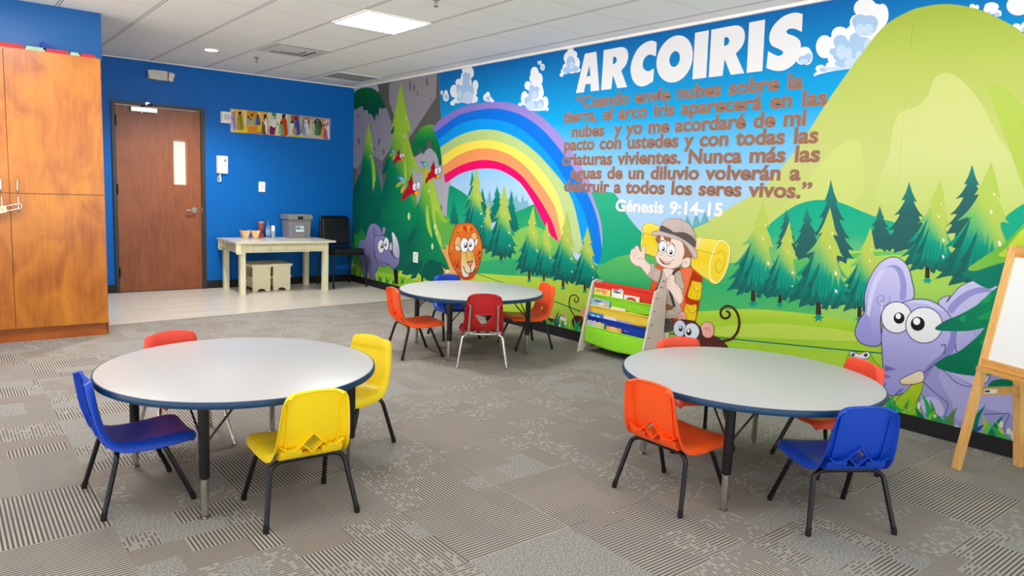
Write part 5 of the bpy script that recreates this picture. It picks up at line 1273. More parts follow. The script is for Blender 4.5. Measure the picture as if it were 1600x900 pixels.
# two benches under the desk
def bench(x, y, label):
    t = thing('step_bench', label, 'bench', (x, y, 0), 0, 'benches under the desk')
    W, D, Hh = .222, .42, .335
    bm = BM(); box(bm, -W/2-.022, W/2+.022, -.022, D+.022, Hh-.020, Hh); obj('bench_top', bm, M_cream, t, bevel=.005)
    bm = BM(); box(bm, -W/2-.010, W/2+.010, -.010, D+.010, Hh-.036, Hh-.020); obj('top_moulding', bm, M_cream, t, bevel=.004)
    for yy in (0, D-.018):
        arch = [(.055*cos(pi*k/10), .034*sin(pi*k/10)) for k in range(11)]
        bm = BM(); prism(bm, [(-W/2, 0), (-W/2, Hh-.036), (W/2, Hh-.036), (W/2, 0), (.06, 0)]+[(a_, b_) for a_, b_ in arch]+[(-.06, 0)], 1, yy, yy+.018); obj('end_panel', bm, M_cream, t)
    for s in (-1, 1):
        bm = BM(); box(bm, s*W/2-.016 if s > 0 else -W/2, s*W/2 if s > 0 else -W/2+.016, .018, D-.018, .05, .165); obj('side_rail', bm, M_cream, t)
        bm = BM(); box(bm, s*(W/2+.006)-.010, s*(W/2+.006)+.010, .004, D-.004, .165, .178); obj('rail_cap', bm, M_cream, t, bevel=.003)
    bm = BM(); box(bm, -W/2+.016, W/2-.016, .018, D-.018, .06, .072); obj('shelf', bm, mat('brown_inside', '#8a6a45', .6, noise=.2), t)
    return t
bench(3.180, 8.745, 'cream step bench under the desk, the left of the two')
bench(3.450, 8.775, 'cream step bench under the desk, the right of the two')

# grey file bin
M_bin = mat('grey_bin_plastic', '#7d7d7f', .45, noise=.05); M_bind = mat('dark_bin_opening', '#141416', .7)
bn = thing('storage_bin', 'grey plastic storage bin with lid and blue label on the desk', 'bin', (3.765, 9.08, DZT))
def taper(bm, x0, x1, y0, y1, z0, z1, g):
    v = box(bm, x0, x1, y0, y1, z0, z1); zm = max(p.co.z for p in v)
    for p in v:
        if abs(p.co.z-zm) < 1e-6: p.co.x *= g; p.co.y *= g
bm = BM(); taper(bm, -.140, .140, -.105, .105, 0, .25, 1.10); body = obj('bin_body', bm, M_bin, bn, bevel=.008)
bm = BM(); box(bm, -.168, .168, -.135, .130, .245, .290); taper(bm, -.160, .160, -.126, .122, .290, .305, .96); lid = obj('lid', bm, M_bin, bn, bevel=.005)
bm = BM(); box(bm, -.035, .035, -.1372, -.130, .246, .284); obj('handle_slot', bm, M_bind, lid)
for s in (-1, 1):
    bm = BM(); prism(bm, [(s*.075, 0), (s*.082, 0), (s*.10, .24), (s*.093, .24)], 1, -.119, -.108); obj('rib', bm, M_bin, body)
lb = BM(); box(lb, -.052, .052, -.1175, -.1135, .085, .155); lab = obj('bin_label', lb, mat('white_label', '#eef0f0', .4), body)
lb = BM(); box(lb, -.048, .004, -.1185, -.1174, .106, .150); obj('label_print', lb, mat('blue_label_print', '#3b8fd0', .4), lab)
lb = BM(); lathe(lb, [(0, 0), (.021, 0), (.021, .001), (0, .001)], 20, Matrix.Translation((.027, -.1175, .122)) @ Matrix.Rotation(pi/2, 4, 'X')); obj('label_seal', lb, mat('grey_label_seal', '#9fb0a6', .5), lab)

# craft-stick holders
M_stick = wood_material('pale_birch', '#c79a63', '#e6c596', 3, 2, .55, 0, .4)
def holder(x, y, rz, label):
    t = thing('stick_holder', label, 'holder', (x, y, DZT), rz, 'stick holders on the desk')
    bm = BM(); box(bm, -.020, .020, -.03, .03, 0, .006); obj('base', bm, M_stick, t)
    for s in (-1, 1):
        for k in range(3):
            bm = BM(); y0 = -.034+k*.024; v = box(bm, -.003, .003, y0, y0+.020, .004, .112); xf(v, Matrix.Translation((s*.020, 0, 0)) @ Matrix.Rotation(s*radians(19), 4, 'Y')); obj('slat', bm, M_stick, t)
    for yy in (-.034, .031):
        bm = BM(); prism(bm, [(-.019, .004), (.019, .004), (.056, .098), (-.056, .098)], 1, yy, yy+.003); obj('end_board', bm, M_stick, t)
    return t
holder(3.055, 8.97, .06, 'flared pale wooden holder on the desk, the left of the two')
holder(3.185, 8.985, -.05, 'flared pale wooden holder on the desk, beside the red canister')
# canister and pump bottle
cn = thing('snack_canister', 'tall reddish brown patterned canister behind the wooden holders', 'canister', (3.325, 9.15, DZT))
bm = BM(); lathe(bm, [(0, 0), (.034, 0), (.036, .004), (.036, .185), (0, .185)], 24); bdy = obj('can_body', bm, mat('red_brown_print', '#9a4a38', .4, noise=.45, nscale=38), cn, 40)
bm = BM(); lathe(bm, [(.0365, .05), (.0368, .055), (.0368, .10), (.0365, .105)], 24); obj('printed_band', bm, mat('plum_print', '#5c2b3d', .4, noise=.5, nscale=60), bdy, 40)
bm = BM(); lathe(bm, [(0, .185), (.037, .185), (.037, .199), (.030, .203), (0, .203)], 24); obj('lid', bm, mat('salmon_lid', '#d98a72', .4), cn, 40)
pb = thing('pump_bottle', 'clear pump bottle of blue hand sanitizer beside the canister', 'bottle', (3.40, 9.10, DZT))
bm = BM(); lathe(bm, [(0, 0), (.032, 0), (.036, .006), (.036, .115), (.030, .145), (.014, .160), (.014, .168), (0, .168)], 24); xf(bm.verts, Matrix.Diagonal((1, .7, 1, 1))); bt = obj('bottle_body', bm, mat('clear_blue_gel', '#8fb7d6', .08, trans=.6, ior=1.33, noise=.05), pb, 40)
bm = BM(); lathe(bm, [(.0365, .04), (.0372, .045), (.0372, .105), (.0365, .11)], 24); xf(bm.verts, Matrix.Diagonal((1, .7, 1, 1))); obj('bottle_label', bm, mat('pale_blue_label', '#6f9cc4', .4, noise=.4, nscale=45), bt, 40)
bm = BM(); lathe(bm, [(0, .166), (.016, .166), (.016, .184), (.006, .186), (.006, .205), (.013, .207), (.013, .218), (0, .220)], 16); tube(bm, [(0, 0, .212), (-.03, -.018, .212), (-.038, -.022, .204)], .005, 8); obj('pump', bm, mat('blue_pump_plastic', '#3f7fb8', .3), pb, 40)
bq = thing('squeeze_bottle', 'small white topped clear bottle in front of the pump bottle', 'bottle', (3.447, 9.06, DZT))
bm = BM(); lathe(bm, [(0, 0), (.022, 0), (.025, .004), (.025, .08), (.021, .088), (0, .088)], 20); obj('bottle_body', bm, mat('clear_plastic', '#c9d6dc', .1, trans=.5, noise=.03), bq, 40)
bm = BM(); lathe(bm, [(0, .088), (.023, .088), (.025, .10), (.022, .15), (.016, .158), (0, .159)], 20); obj('cap', bm, M_white_pl, bq, 40)

# ================================================================ black padded chair
M_vinyl = mat('black_vinyl_upholstery', '#17191c', .24, spec=.5, noise=.15, nscale=14, bump=.1)
bc = thing('stacking_chair', 'black padded adult stacking chair in the corner beside the desk', 'chair', (4.335, 8.90, 0))
def cushion(bm, x0, x1, y0, y1, z0, z1, r):
    v = box(bm, x0, x1, y0, y1, z0, z1)
    bmesh.ops.bevel(bm, geom=bm.edges[:], offset=r, segments=4, affect='EDGES', profile=.6)
bm = BM(); cushion(bm, -.218, .218, -.240, .185, .442, .515, .030); obj('seat_cushion', bm, M_vinyl, bc, 60)
bm = BM(); cushion(bm, -.215, .215, -.240, .185, .428, .448, .008); obj('seat_frame', bm, M_black, bc, 60)
tilt = Matrix.Translation((0, .205, .50)) @ Matrix.Rotation(radians(-7), 4, 'X') @ Matrix.Translation((0, -.205, -.50))
bm = BM(); cushion(bm, -.196, .196, .168, .228, .535, .900, .026); xf(bm.verts, tilt); obj('back_cushion', bm, M_vinyl, bc, 60)
bm = BM(); P = fillet([(-.205, .205, .43), (-.205, .205, .915), (.205, .205, .915), (.205, .205, .43)], .06, 7); tube(bm, P, .0165, 10); xf(bm.verts, tilt); obj('back_frame', bm, M_black, bc, 50)
for s in (-1, 1):
    for p in ([(s*.215, -.225, .438), (s*.236, -.248, .40), (s*.240, -.252, .012)], [(s*.207, .20, .436), (s*.222, .235, .36), (s*.236, .252, .012)]):
        bm = BM(); tube(bm, fillet(p, .04, 5), .0115, 10); lg = obj('leg', bm, M_black, bc, 50)
        bm = BM(); lathe(bm, [(0, 0), (.015, 0), (.014, .035), (0, .036)], 12, Matrix.Translation((p[-1][0], p[-1][1], 0))); obj('foot_cap', bm, M_cap, lg, 40)

# ================================================================ things on the door wall
el = thing('emergency_light', 'white two headed emergency light on blue wall above the door', 'light', (2.172, YB, 2.525))
M_bei = mat('aged_white_plastic', '#cfcabb', .45, noise=.03)
bm = BM(); box(bm, -.052, .066, -.075, -.001, -.055, .052); obj('housing', bm, M_bei, el, bevel=.006)
bm = BM(); box(bm, -.135, .140, -.030, -.001, -.052, .048); obj('back_plate', bm, M_bei, el, bevel=.004)
for s, p in ((-1, [(-.145, .040), (-.062, .052), (-.050, -.052), (-.128, -.052)]), (1, [(.085, .044), (.150, .026), (.116, -.062), (.072, -.050)])):
    bm = BM(); prism(bm, p, 1, -.085, -.028); h = obj('lamp_head', bm, M_bei, el, bevel=.006)
    cx_ = sum(a for a, b in p)/4; cz_ = sum(b for a, b in p)/4
    if s < 0:
        bm = BM()
        for i in range(3):
            for j in range(5):
                lathe(bm, [(0, 0), (.006, 0), (.005, .004), (0, .005)], 8, Matrix.Translation((cx_-.022+i*.021+.002*j, -.085, cz_-.034+j*.017)) @ Matrix.Rotation(pi/2, 4, 'X'))
        obj('led_cluster', bm, mat('led_lens', '#f2efe6', .2, noise=.1), h, 40)
    else:
        bm = BM(); prism(bm, [(a*.62+cx_*.38, b*.72+cz_*.28) for a, b in p], 1, -.087, -.084); obj('lens', bm, mat('prismatic_lens', '#dedacb', .25, noise=.15, nscale=120), h)
ac = thing('alarm_device', 'small white square alarm device left of the picture strip', 'alarm', (2.915, YB, 2.118))
bm = BM(); box(bm, -.060, .060, -.032, -.001, -.068, .068); obj('housing', bm, M_white_pl, ac, bevel=.006)
bm = BM(); lathe(bm, [(0, 0), (.038, 0), (.040, .006), (.028, .012), (.028, .006), (.018, .006), (.014, .014), (0, .016)], 24, Matrix.Translation((.012, -.032, 0)) @ Matrix.Rotation(pi/2, 4, 'X')); obj('strobe', bm, mat('alarm_strobe', '#c9ccd0', .2, noise=.05), ac, 40)
bm = BM(); box(bm, -.054, -.040, -.0335, -.031, -.05, .05); obj('side_marking', bm, mat('grey_marking', '#b9bcc2', .5), ac)
ph = thing('intercom_phone', 'white wall intercom handset hanging on the blue wall right of the door', 'intercom', (2.868, YB, 1.54))
bm = BM(); box(bm, -.066, .066, -.030, -.001, -.108, .108); obj('base_plate', bm, M_white_pl, ph, bevel=.008)
bm = BM(); cushion(bm, -.060, -.008, -.062, -.030, -.105, .104, .010); obj('handset', bm, M_white_pl, ph, 50)
bm = BM(); box(bm, .018, .050, -.0315, -.0295, .035, .068); box(bm, .026, .040, -.033, -.0295, .00, .014); obj('button_panel', bm, mat('grey_buttons', '#8f9498', .5), ph)
bm = BM(); P = [(-.028+.012*sin(k*1.9), -.030+.008*cos(k*1.9), -.105-.0042*k) for k in range(25)]; P += [(-.05, -.028, -.21), (-.058, -.026, -.185), (-.045, -.02, -.14), (-.03, -.012, -.107)]; tube(bm, bez(P, 3), .004, 6); obj('coiled_cord', bm, M_white_pl, ph, 60)
lsw = thing('light_switch', 'white light switch plate on the blue wall above the desk', 'switch', (3.371, YB, 1.284))
bm = BM(); box(bm, -.042, .042, -.007, -.0005, -.064, .064); obj('wall_plate', bm, M_white_pl, lsw, bevel=.003)
bm = BM(); v = box(bm, -.017, .017, -.012, -.006, -.034, .034); obj('rocker', bm, mat('warm_white_rocker', '#dedbd2', .35), lsw, bevel=.002)
ot = thing('power_outlet', 'white power outlet on the mural beside the rhinoceros', 'outlet', (XR-.006, 7.535, .505))
bm = BM(); box(bm, -.008, -.0005, -.052, .052, -.064, .064); obj('wall_plate', bm, M_white_pl, ot, bevel=.002)
for z in (-.026, .026):
    bm = BM(); box(bm, -.011, -.007, -.022, .022, z-.018, z+.018); so = obj('socket', bm, mat('warm_white_rocker', '#dedbd2', .35), ot, bevel=.002)
    bm = BM(); box(bm, -.0116, -.0106, -.010, -.006, z-.006, z+.008); box(bm, -.0116, -.0106, .006, .010, z-.006, z+.008); obj('slots', bm, M_bind, so)

# ---------------------------------------------------------------- strip of pictures
PX0, PX1, PZ0, PZ1 = 2.978, 4.310, 1.948, 2.231
ps = thing('picture_strip', 'long strip of coloured story pictures on the blue wall above the desk', 'poster', (PX0, YB, PZ0))
PW, PH = PX1-PX0, PZ1-PZ0
def pic(name, shapes, parent=ps, base=None, depth=.0015):
    """flat printed pieces: (points in 0..1600 x 0..578 of the strip, colour)"""
    bm = BM(); cl_ = bm.loops.layers.float_color.new('Col')
    for k, (pts, c) in enumerate(shapes):
        pts = [((x-80)/1392*PW, ((x-80)*.0 + (1-(y-(88+(x-80)*.0885))/(330-(x-80)*.028))*PH)) for x, y in pts]
        pts = [(min(max(a_, 0), PW), min(max(b_, 0), PH)) for a_, b_ in pts]
        V = [bm.verts.new((a_, -.0022-depth-.00004*k, b_)) for a_, b_ in pts]
        for t in tessellate_polygon([[v.co for v in V]]):
            try: f = bm.faces.new([V[i] for i in t])
            except ValueError: continue
            for l in f.loops: l[cl_] = (*lin(c), 1)
    o = obj(name, bm, M_print, parent); return o
bm = BM(); box(bm, 0, PW, -.0022, -.0004, 0, PH); obj('paper', bm, mat('cream_paper', '#e5d6b8', .6, noise=.05), ps)
def rect(x0, x1, y0, y1): return [(x0, y0), (x1, y0), (x1, y1), (x0, y1)]
def person(x, top, bot, wd, robe, head='#5a3626', hair=None, robe2=None):
    h = bot-top; out = []
    out.append((crv([(x-wd*.28, top+h*.20), (x+wd*.28, top+h*.20), (x+wd*.42, top+h*.5), (x+wd*.5, bot), (x-wd*.5, bot), (x-wd*.42, top+h*.5)]), robe))
    if robe2: out.append((crv([(x-wd*.05, top+h*.22), (x+wd*.28, top+h*.25), (x+wd*.40, bot), (x+wd*.1, bot)]), robe2))
    out.append((crv([(x-wd*.40, top+h*.30), (x-wd*.30, top+h*.26), (x+wd*.1, top+h*.5), (x+wd*.3, top+h*.46), (x+wd*.3, top+h*.52), (x, top+h*.58)]), robe2 or robe))
    out.append((ell(x, top+h*.11, wd*.20, h*.10), head))
    if hair: out.append((crv([(x-wd*.24, top+h*.12), (x-wd*.2, top), (x+wd*.2, top-h*.01), (x+wd*.22, top+h*.08), (x, top+h*.05), (x-wd*.16, top+h*.2)]), hair))
    return out
pic('first_picture', [(rect(80, 580, 80, 450), '#e9b85a'), (rect(180, 270, 100, 380), '#eebf66'), (rect(262, 292, 100, 330), '#f5d78f'), (rect(440, 470, 100, 330), '#f3cf86'), (rect(290, 440, 110, 260), '#d98f35'), (rect(84, 300, 378, 425), '#f0d33c'), (rect(300, 580, 400, 445), '#b98a5f')]
    + person(115, 110, 385, 80, '#cbb9d8', '#8a6247', '#dcd6d2', '#a97fc0') + person(205, 130, 380, 85, '#a8a03c', '#5a3626', '#241814', '#8a8432') + person(315, 195, 320, 60, '#8fa6b8', '#4e2f22', '#241814')
    + person(362, 160, 320, 70, '#a9b05c', '#6b4330', '#3a2418') + person(440, 170, 320, 66, '#4a5f9c', '#5a3626', '#1c1a22') + person(345, 225, 320, 60, '#b8b08a', '#4e2f22', '#1c1512') + [(rect(302, 432, 312, 428), '#e2913c'), (rect(302, 432, 312, 330), '#eead5c')]
    + person(462, 285, 400, 50, '#e6c63c', '#5a3626', '#241814') + person(512, 255, 425, 62, '#7cae3c', '#5a3626', '#241814') + person(538, 165, 430, 80, '#7a4a3c', '#4e2f22', '#1c1512', '#f0ece0'))
pic('second_picture', [(rect(584, 880, 80, 470), '#cdd3b0'), (rect(584, 628, 80, 440), '#dcd8c4'), (rect(628, 690, 90, 300), '#8fb98a'), (crv([(630, 100), (690, 150), (680, 200), (640, 190)]), '#4f8a4c'), (rect(690, 880, 100, 300), '#e3e2cf'), (rect(840, 884, 140, 420), '#b7c4b8'), (rect(584, 880, 425, 470), '#d9cfae')]
    + person(655, 190, 360, 80, '#e4e2da', '#8a6247', '#e4e2da') + [(crv([(600, 335), (620, 320), (650, 345), (690, 330), (712, 345), (715, 430), (660, 445), (600, 435)]), '#7a3153')]
    + person(705, 280, 440, 60, '#e8d9bc', '#a06a48', '#c9a25a') + person(795, 160, 445, 110, '#d2602f', '#5a3626', '#1c1512', '#c24f27') + person(758, 262, 430, 70, '#8fb98f', '#7a5038', '#2a1a14', '#5f9a80'), depth=.0016)
pic('third_picture', [(rect(886, 1040, 80, 490), '#b9a08c'), (rect(886, 1000, 165, 300), '#c98f62'), (rect(1000, 1040, 165, 440), '#9aa6b4'), (crv([(900, 180), (1000, 170), (1000, 240), (920, 240)]), '#a8553c'), (rect(870, 1040, 430, 476), '#cfc53c')]
    + person(975, 195, 430, 110, '#5f74b8', '#6b4330', '#4a3a6a', '#3c4f96') + person(912, 245, 430, 80, '#dcd9d6', '#5a3626', '#3a2a22') + person(945, 320, 420, 60, '#b98a72', '#8a5a42', '#5a3626'), depth=.0017)
pic('fourth_picture', [(rect(1044, 1472, 150, 500), '#b59a86'), (crv([(1050, 420), (1060, 260), (1110, 195), (1160, 230), (1180, 430)]), '#8a7268'), (crv([(1225, 430), (1230, 260), (1280, 215), (1335, 260), (1345, 400)]), '#3a2f30'), (crv([(1350, 480), (1360, 280), (1420, 220), (1470, 260), (1480, 500)]), '#c9a79a'), (rect(1044, 1472, 420, 510), '#cdb9a2')]
    + person(1112, 230, 435, 90, '#8fa0c4', '#c7ccd8', '#dfe2ea', '#d9dce4') + person(1200, 235, 430, 100, '#d2c8aa', '#b08a6c', '#d8d0bc', '#beb38e') + person(1285, 235, 435, 90, '#4a7a5c', '#6b4330', '#5f8f6c', '#3a664c') + person(1368, 290, 470, 70, '#d9993c', '#6b4330', '#8a4a2c') + person(1425, 250, 480, 100, '#a85c86', '#8a5a42', '#d9d3d6', '#e4dcd8'), depth=.0018)
# ================================================================ sling bookrack
SHX0, SHX1 = 4.370, 4.640
M_rack = mat('whitewashed_rack_wood', '#d8cfc3', .5, noise=.05, nscale=9)
YL_, YR_ = 4.375, 3.685
bk = thing('book_rack', 'child sling bookrack with red, green, yellow and blue fabric pockets', 'bookrack', (4.5, 4.03, 0))
sx = lambda x: x-4.5
sy = lambda y: y-4.03
# profile of a side panel in (x, z): front edge leans back, foot cut out
side = [(4.368, 0), (4.420, 0), (4.440, .028), (4.480, .045), (4.560, .045), (4.590, .028), (4.605, 0), (4.640, 0), (4.640, .585), (4.632, .615), (4.560, .626), (4.512, .612), (4.500, .595)]
for y in (YL_, YR_):
    bm = BM(); prism(bm, [(sx(a_), b_) for a_, b_ in side], 1, sy(y)-.009, sy(y)+.009); sp_ = obj('side_panel', bm, M_rack, bk, bevel=.002, seg=1)
    for k in range(5):
        z = .135+k*.105; x = 4.368+.132*z/.595+.035; bm = BM()
        lathe(bm, [(0, 0), (.006, 0), (.006, .002), (.003, .003), (0, .003)], 10, Matrix.Translation((sx(x), sy(y)+(-.009 if y == YR_ else .009), z)) @ Matrix.Rotation(pi/2 if y == YR_ else -pi/2, 4, 'X')); obj('bolt', bm, mat('dark_bolt', '#4a443e', .4, .6), sp_, 40)
def fabric(name, col): return mat(name, col, .75, spec=.25, noise=.07, nscale=25, bump=.5)
F_red, F_grn, F_yel, F_blu = fabric('red_nylon', '#e2392a'), fabric('lime_nylon', '#8fd92e'), fabric('yellow_nylon', '#f2cf45'), fabric('blue_nylon', '#1a3fae')
rnd = random.Random(4)
def sling(zt, zb, m, name, label, deep=.049):
    """a fabric pocket hung between dowels: front sheet that sags and folds under"""
    xt = 4.368+.132*zt/.595+.014; xb = 4.368+.132*zb/.595+deep
    bm = BM(); G = []; NU, NV = 30, 9
    for j in range(NV+1):
        v = j/NV; row = []
        for i in range(NU+1):
            u = i/NU; y = YR_+.012+(YL_-YR_-.024)*u
            mid = sin(pi*u)
            x = xt+(xb-xt)*v**.4 - .002*sin(pi*v)*mid + .0022*sin(31*u+5*v+zt*40)*v*(1-v)*3 + .002*rnd.uniform(-.4, .4)*sin(pi*v)
            z = zt+(zb-zt)*v - .010*mid*(1-v*.4) - .018*mid*v*v
            row.append(bm.verts.new((sx(x), sy(y), z)))
        G.append(row)
    # turn under and run up the back of the pocket
    row = []
    for i in range(NU+1):
        p = G[-1][i].co; row.append(bm.verts.new((p.x+.05, p.y, p.z-.012)))
    G.append(row); row = []
    for i in range(NU+1):
        p = G[-1][i].co; row.append(bm.verts.new((p.x+.035, p.y, zt-.02+.02)))
    G.append(row)
    for a_, b_ in zip(G, G[1:]):
        for i in range(NU): bm.faces.new((a_[i], a_[i+1], b_[i+1], b_[i]))
    o = obj(name, bm, m, bk, 80); md = o.modifiers.new('thickness', 'SOLIDIFY'); md.thickness = .003
    o['label'] = label
    bm = BM(); tube(bm, [(sx(xt), sy(YR_+.009), zt-.004), (sx(xt), sy(YL_-.009), zt-.004)], .006, 8); obj('dowel', bm, m, o, 50)
    return xt
sling(.600, .50, F_red, 'fabric_pocket', 'red fabric top panel')
sling(.502, .415, F_grn, 'fabric_pocket', 'lime green fabric pocket, upper')
sling(.406, .320, F_yel, 'fabric_pocket', 'yellow fabric pocket')
sling(.314, .235, F_blu, 'fabric_pocket', 'royal blue fabric pocket')
sling(.228, .090, F_grn, 'fabric_pocket', 'lime green fabric pocket, lowest', .034)
bm = BM(); tube(bm, [(sx(4.615), sy(YR_+.009), .07), (sx(4.615), sy(YL_-.009), .07)], .012, 8); tube(bm, [(sx(4.615), sy(YR_+.009), .55), (sx(4.615), sy(YL_-.009), .55)], .012, 8); obj('back_rail', bm, M_rack, bk, 50)
# picture books standing in the pockets
def book(y0, y1, zb, zt, xb, cover, label, deco=()):
    xb += .0065; t = thing('picture_book', label, 'book', (xb, (y0+y1)/2, zb), 0, 'picture books in the sling rack')
    wd = y1-y0; h = zt-zb; ln = .02
    Mx = Matrix.Rotation(ln, 4, 'Y')
    bm = BM(); box(bm, -.004, -.002, -wd/2, wd/2, 0, h); box(bm, .0015, .003, -wd/2, wd/2, 0, h); box(bm, -.004, .003, wd/2-.002, wd/2, 0, h); xf(bm.verts, Mx); obj('cover', bm, cover, t)
    bm = BM(); box(bm, -.002, .0015, -wd/2+.003, wd/2-.002, .003, h-.003); xf(bm.verts, Mx); obj('pages', bm, mat('book_paper', '#f0ece0', .8), t)
    for k, (cy_, cz_, ry, rz_, m) in enumerate(deco):
        cz_ = h-(.135-cz_)*.75
        bm = BM(); n = 18; V = [bm.verts.new((-.0043-.0002*k, cy_+ry*cos(2*pi*i/n), cz_+rz_*sin(2*pi*i/n))) for i in range(n)]; W_ = [bm.verts.new((-.0040, v.co.y, v.co.z)) for v in V]
        bm.faces.new(V); 
        for i in range(n): bm.faces.new((V[i], W_[i], W_[(i+1) % n], V[(i+1) % n]))
        xf(bm.verts, Mx); obj('cover_picture', bm, m, t)
    return t
B = lambda n, c, nz=.12, s=22: mat(n, c, .45, noise=nz, nscale=s)
book(4.165, 4.352, 0.430, 0.555, 4.5016, B('yellow_book', '#eedb7c', .2), 'yellow patterned picture book at the left of the top pocket', [(.05, .105, .03, .016, B('leaf_print', '#a9b64c')), (-.03, .10, .03, .018, B('orange_print', '#e6a04c')), (.0, .115, .02, .012, B('pink_print', '#e0867c'))])
book(4.022, 4.150, 0.430, 0.570, 4.5016, B('white_book', '#f0eee9', .03), 'white picture book with grey print in the middle of the top pocket', [(.02, .125, .03, .008, B('grey_print', '#8d8f93')), (0, .105, .045, .007, B('dark_print', '#4f5157')), (-.04, .13, .02, .018, B('pale_print', '#cfd4d8'))])
book(3.845, 4.010, 0.430, 0.540, 4.5016, B('cream_book', '#f1eadd', .03), 'cream picture book with a red oval at the right of the top pocket', [(.0, .09, .052, .022, B('red_oval_print', '#c4392f')), (.0, .078, .04, .008, B('pale_oval', '#e8cfc0'))])
book(4.145, 4.360, 0.334, 0.465, 4.4803, B('sky_blue_book', '#9fc3dd', .18), 'pale blue picture book in the green pocket, left', [(.03, .11, .05, .010, B('navy_title_print', '#4f6f94')), (-.02, .085, .04, .014, B('sand_print', '#e9d9b8')), (-.06, .09, .02, .016, B('peach_print', '#e6b09a'))])
book(3.965, 4.13, 0.334, 0.425, 4.4803, B('cream_thin_book', '#efe6d4', .03), 'cream book edge just showing in the green pocket')
book(4.195, 4.365, 0.246, 0.345, 4.4603, B('bright_blue_book', '#2f86cc', .12), 'bright blue book with white print in the blue pocket, left', [(.03, .10, .025, .007, B('white_print', '#f2f4f6', .02)), (-.03, .10, .02, .006, B('white_print', '#f2f4f6', .02))])
book(4.045, 4.185, 0.246, 0.338, 4.4603, B('pale_page_book', '#e8e6f0', .05), 'white covered book in the middle of the blue pocket')
book(3.88, 4.035, 0.246, 0.328, 4.4603, B('lilac_book', '#b9a3d6', .1), 'lilac book at the right of the blue pocket')
book(4.155, 4.362, 0.125, 0.272, 4.4384, B('mint_book', '#a9d89a', .12), 'mint green book with pastel eggs in the lowest pocket', [(.055, .115, .028, .024, B('lilac_egg', '#cbb0de', .1)), (.01, .12, .022, .022, B('pink_egg', '#e6c0d0', .1)), (-.05, .112, .026, .026, B('gold_egg', '#ecc874', .15))])
book(3.96, 4.135, 0.125, 0.262, 4.4384, B('orange_book', '#f2a046', .15), 'orange picture book in the lowest pocket', [(0, .10, .05, .03, B('amber_print', '#f6c072', .1))])

# ================================================================ easel
M_pine = wood_material('clear_pine', '#dc9f4e', '#f0c27c', 2.2, 2, .38, .2, .4)
M_pineh = wood_material('clear_pine_rail', '#c98b3f', '#e3b066', 2.2, 0, .38, .2, .4)
EA = Vector((4.185, 1.350, 0)); EB = Vector((4.540, 1.175, 0))       # feet of the near side frame
din = Vector((EB.x-EA.x, EB.y-EA.y, 0)).normalized(); dr_ = Vector((din.y, -din.x, 0))   # din: into the easel, dr_: along the board
EW = .64
ez = thing('easel', 'pine children easel with white board at the right edge', 'easel', EA, math.atan2(dr_.y, dr_.x))
# local axes: X along the board, Y into the easel
DEP = (EB-EA).length; AP = 1.178
def bar(p, q_, w, d, name, parent=ez, m=M_pine, side=None):
    """rectangular stick from p to q_; w across X (or side), d the other way"""
    p, q_ = Vector(p), Vector(q_); t = (q_-p).normalized(); s = side or Vector((1, 0, 0)); s = (s-t*s.dot(t)).normalized(); n = t.cross(s)
    bm = BM(); V = [bm.verts.new(c+s*a_*w/2+n*b_*d/2) for c in (p, q_) for a_, b_ in ((-1, -1), (1, -1), (1, 1), (-1, 1))]
    for f in ((0, 1, 2, 3), (7, 6, 5, 4), (0, 4, 5, 1), (1, 5, 6, 2), (2, 6, 7, 3), (3, 7, 4, 0)): bm.faces.new([V[i] for i in f])
    return obj(name, bm, m, parent, bevel=.003)
front = lambda z: DEP*.47*z/AP           # y of the front frame at height z
rear = lambda z: DEP-DEP*.47*z/AP
for x in (0, EW):
    bar((x, front(0), 0), (x, front(AP), AP), .042, .024, 'leg'); bar((x, rear(0), 0), (x, rear(AP), AP), .042, .024, 'leg')
    s_ = bar((x, front(.42)-.0, .42), (x, rear(.42)+.0, .42), .020, .040, 'spreader', m=M_pineh)
    if x == 0:
        pass
bar((0, front(1.15), 1.15), (EW, front(1.15), 1.15), .050, .022, 'top_rail', m=M_pineh, side=Vector((0, 0, 1)))
bar((0, front(.575)-.004, .575), (EW, front(.575)-.004, .575), .040, .030, 'bottom_rail', m=M_pineh, side=Vector((0, 0, 1)))
bar((0, front(.545)-.012, .543), (EW, front(.545)-.012, .543), .020, .060, 'tray', m=M_pineh, side=Vector((0, 0, 1)))
bar((0, rear(1.15), 1.15), (EW, rear(1.15), 1.15), .050, .022, 'top_rail', m=M_pineh, side=Vector((0, 0, 1)))
bar((0, rear(.55), .55), (EW, rear(.55), .55), .040, .022, 'bottom_rail', m=M_pineh, side=Vector((0, 0, 1)))
bm = BM(); v = []
for x in (.019, EW-.019):
    for z in (.592, 1.128):
        for dy in (-.004, .004): v.append(bm.verts.new((x, front(z)+dy, z)))
for f in ((0, 2, 6, 4), (1, 5, 7, 3), (0, 1, 3, 2), (4, 6, 7, 5), (0, 4, 5, 1), (2, 3, 7, 6)): bm.faces.new([v[i] for i in f])
obj('white_board', bm, mat('white_board_face', '#eceeee', .2, spec=.5, noise=.01), ez)
bm = BM(); box(bm, .0100, .0125, .10, .18, .410, .432); lb = obj('maker_label', bm, mat('pale_label', '#e6e4e0', .5), ez)
bm = BM(); box(bm, .0122, .0130, .105, .135, .416, .427); obj('label_print', bm, mat('black_print', '#2b2b2e', .5), lb)
for z in (.42,):
    for y in (front(z)+.01, rear(z)-.06):
        bm = BM(); lathe(bm, [(0, 0), (.006, 0), (.005, .003), (0, .004)], 10, Matrix.Translation((.0102, y, z)) @ Matrix.Rotation(pi/2, 4, 'Y')); obj('screw', bm, M_chrome, ez, 40)
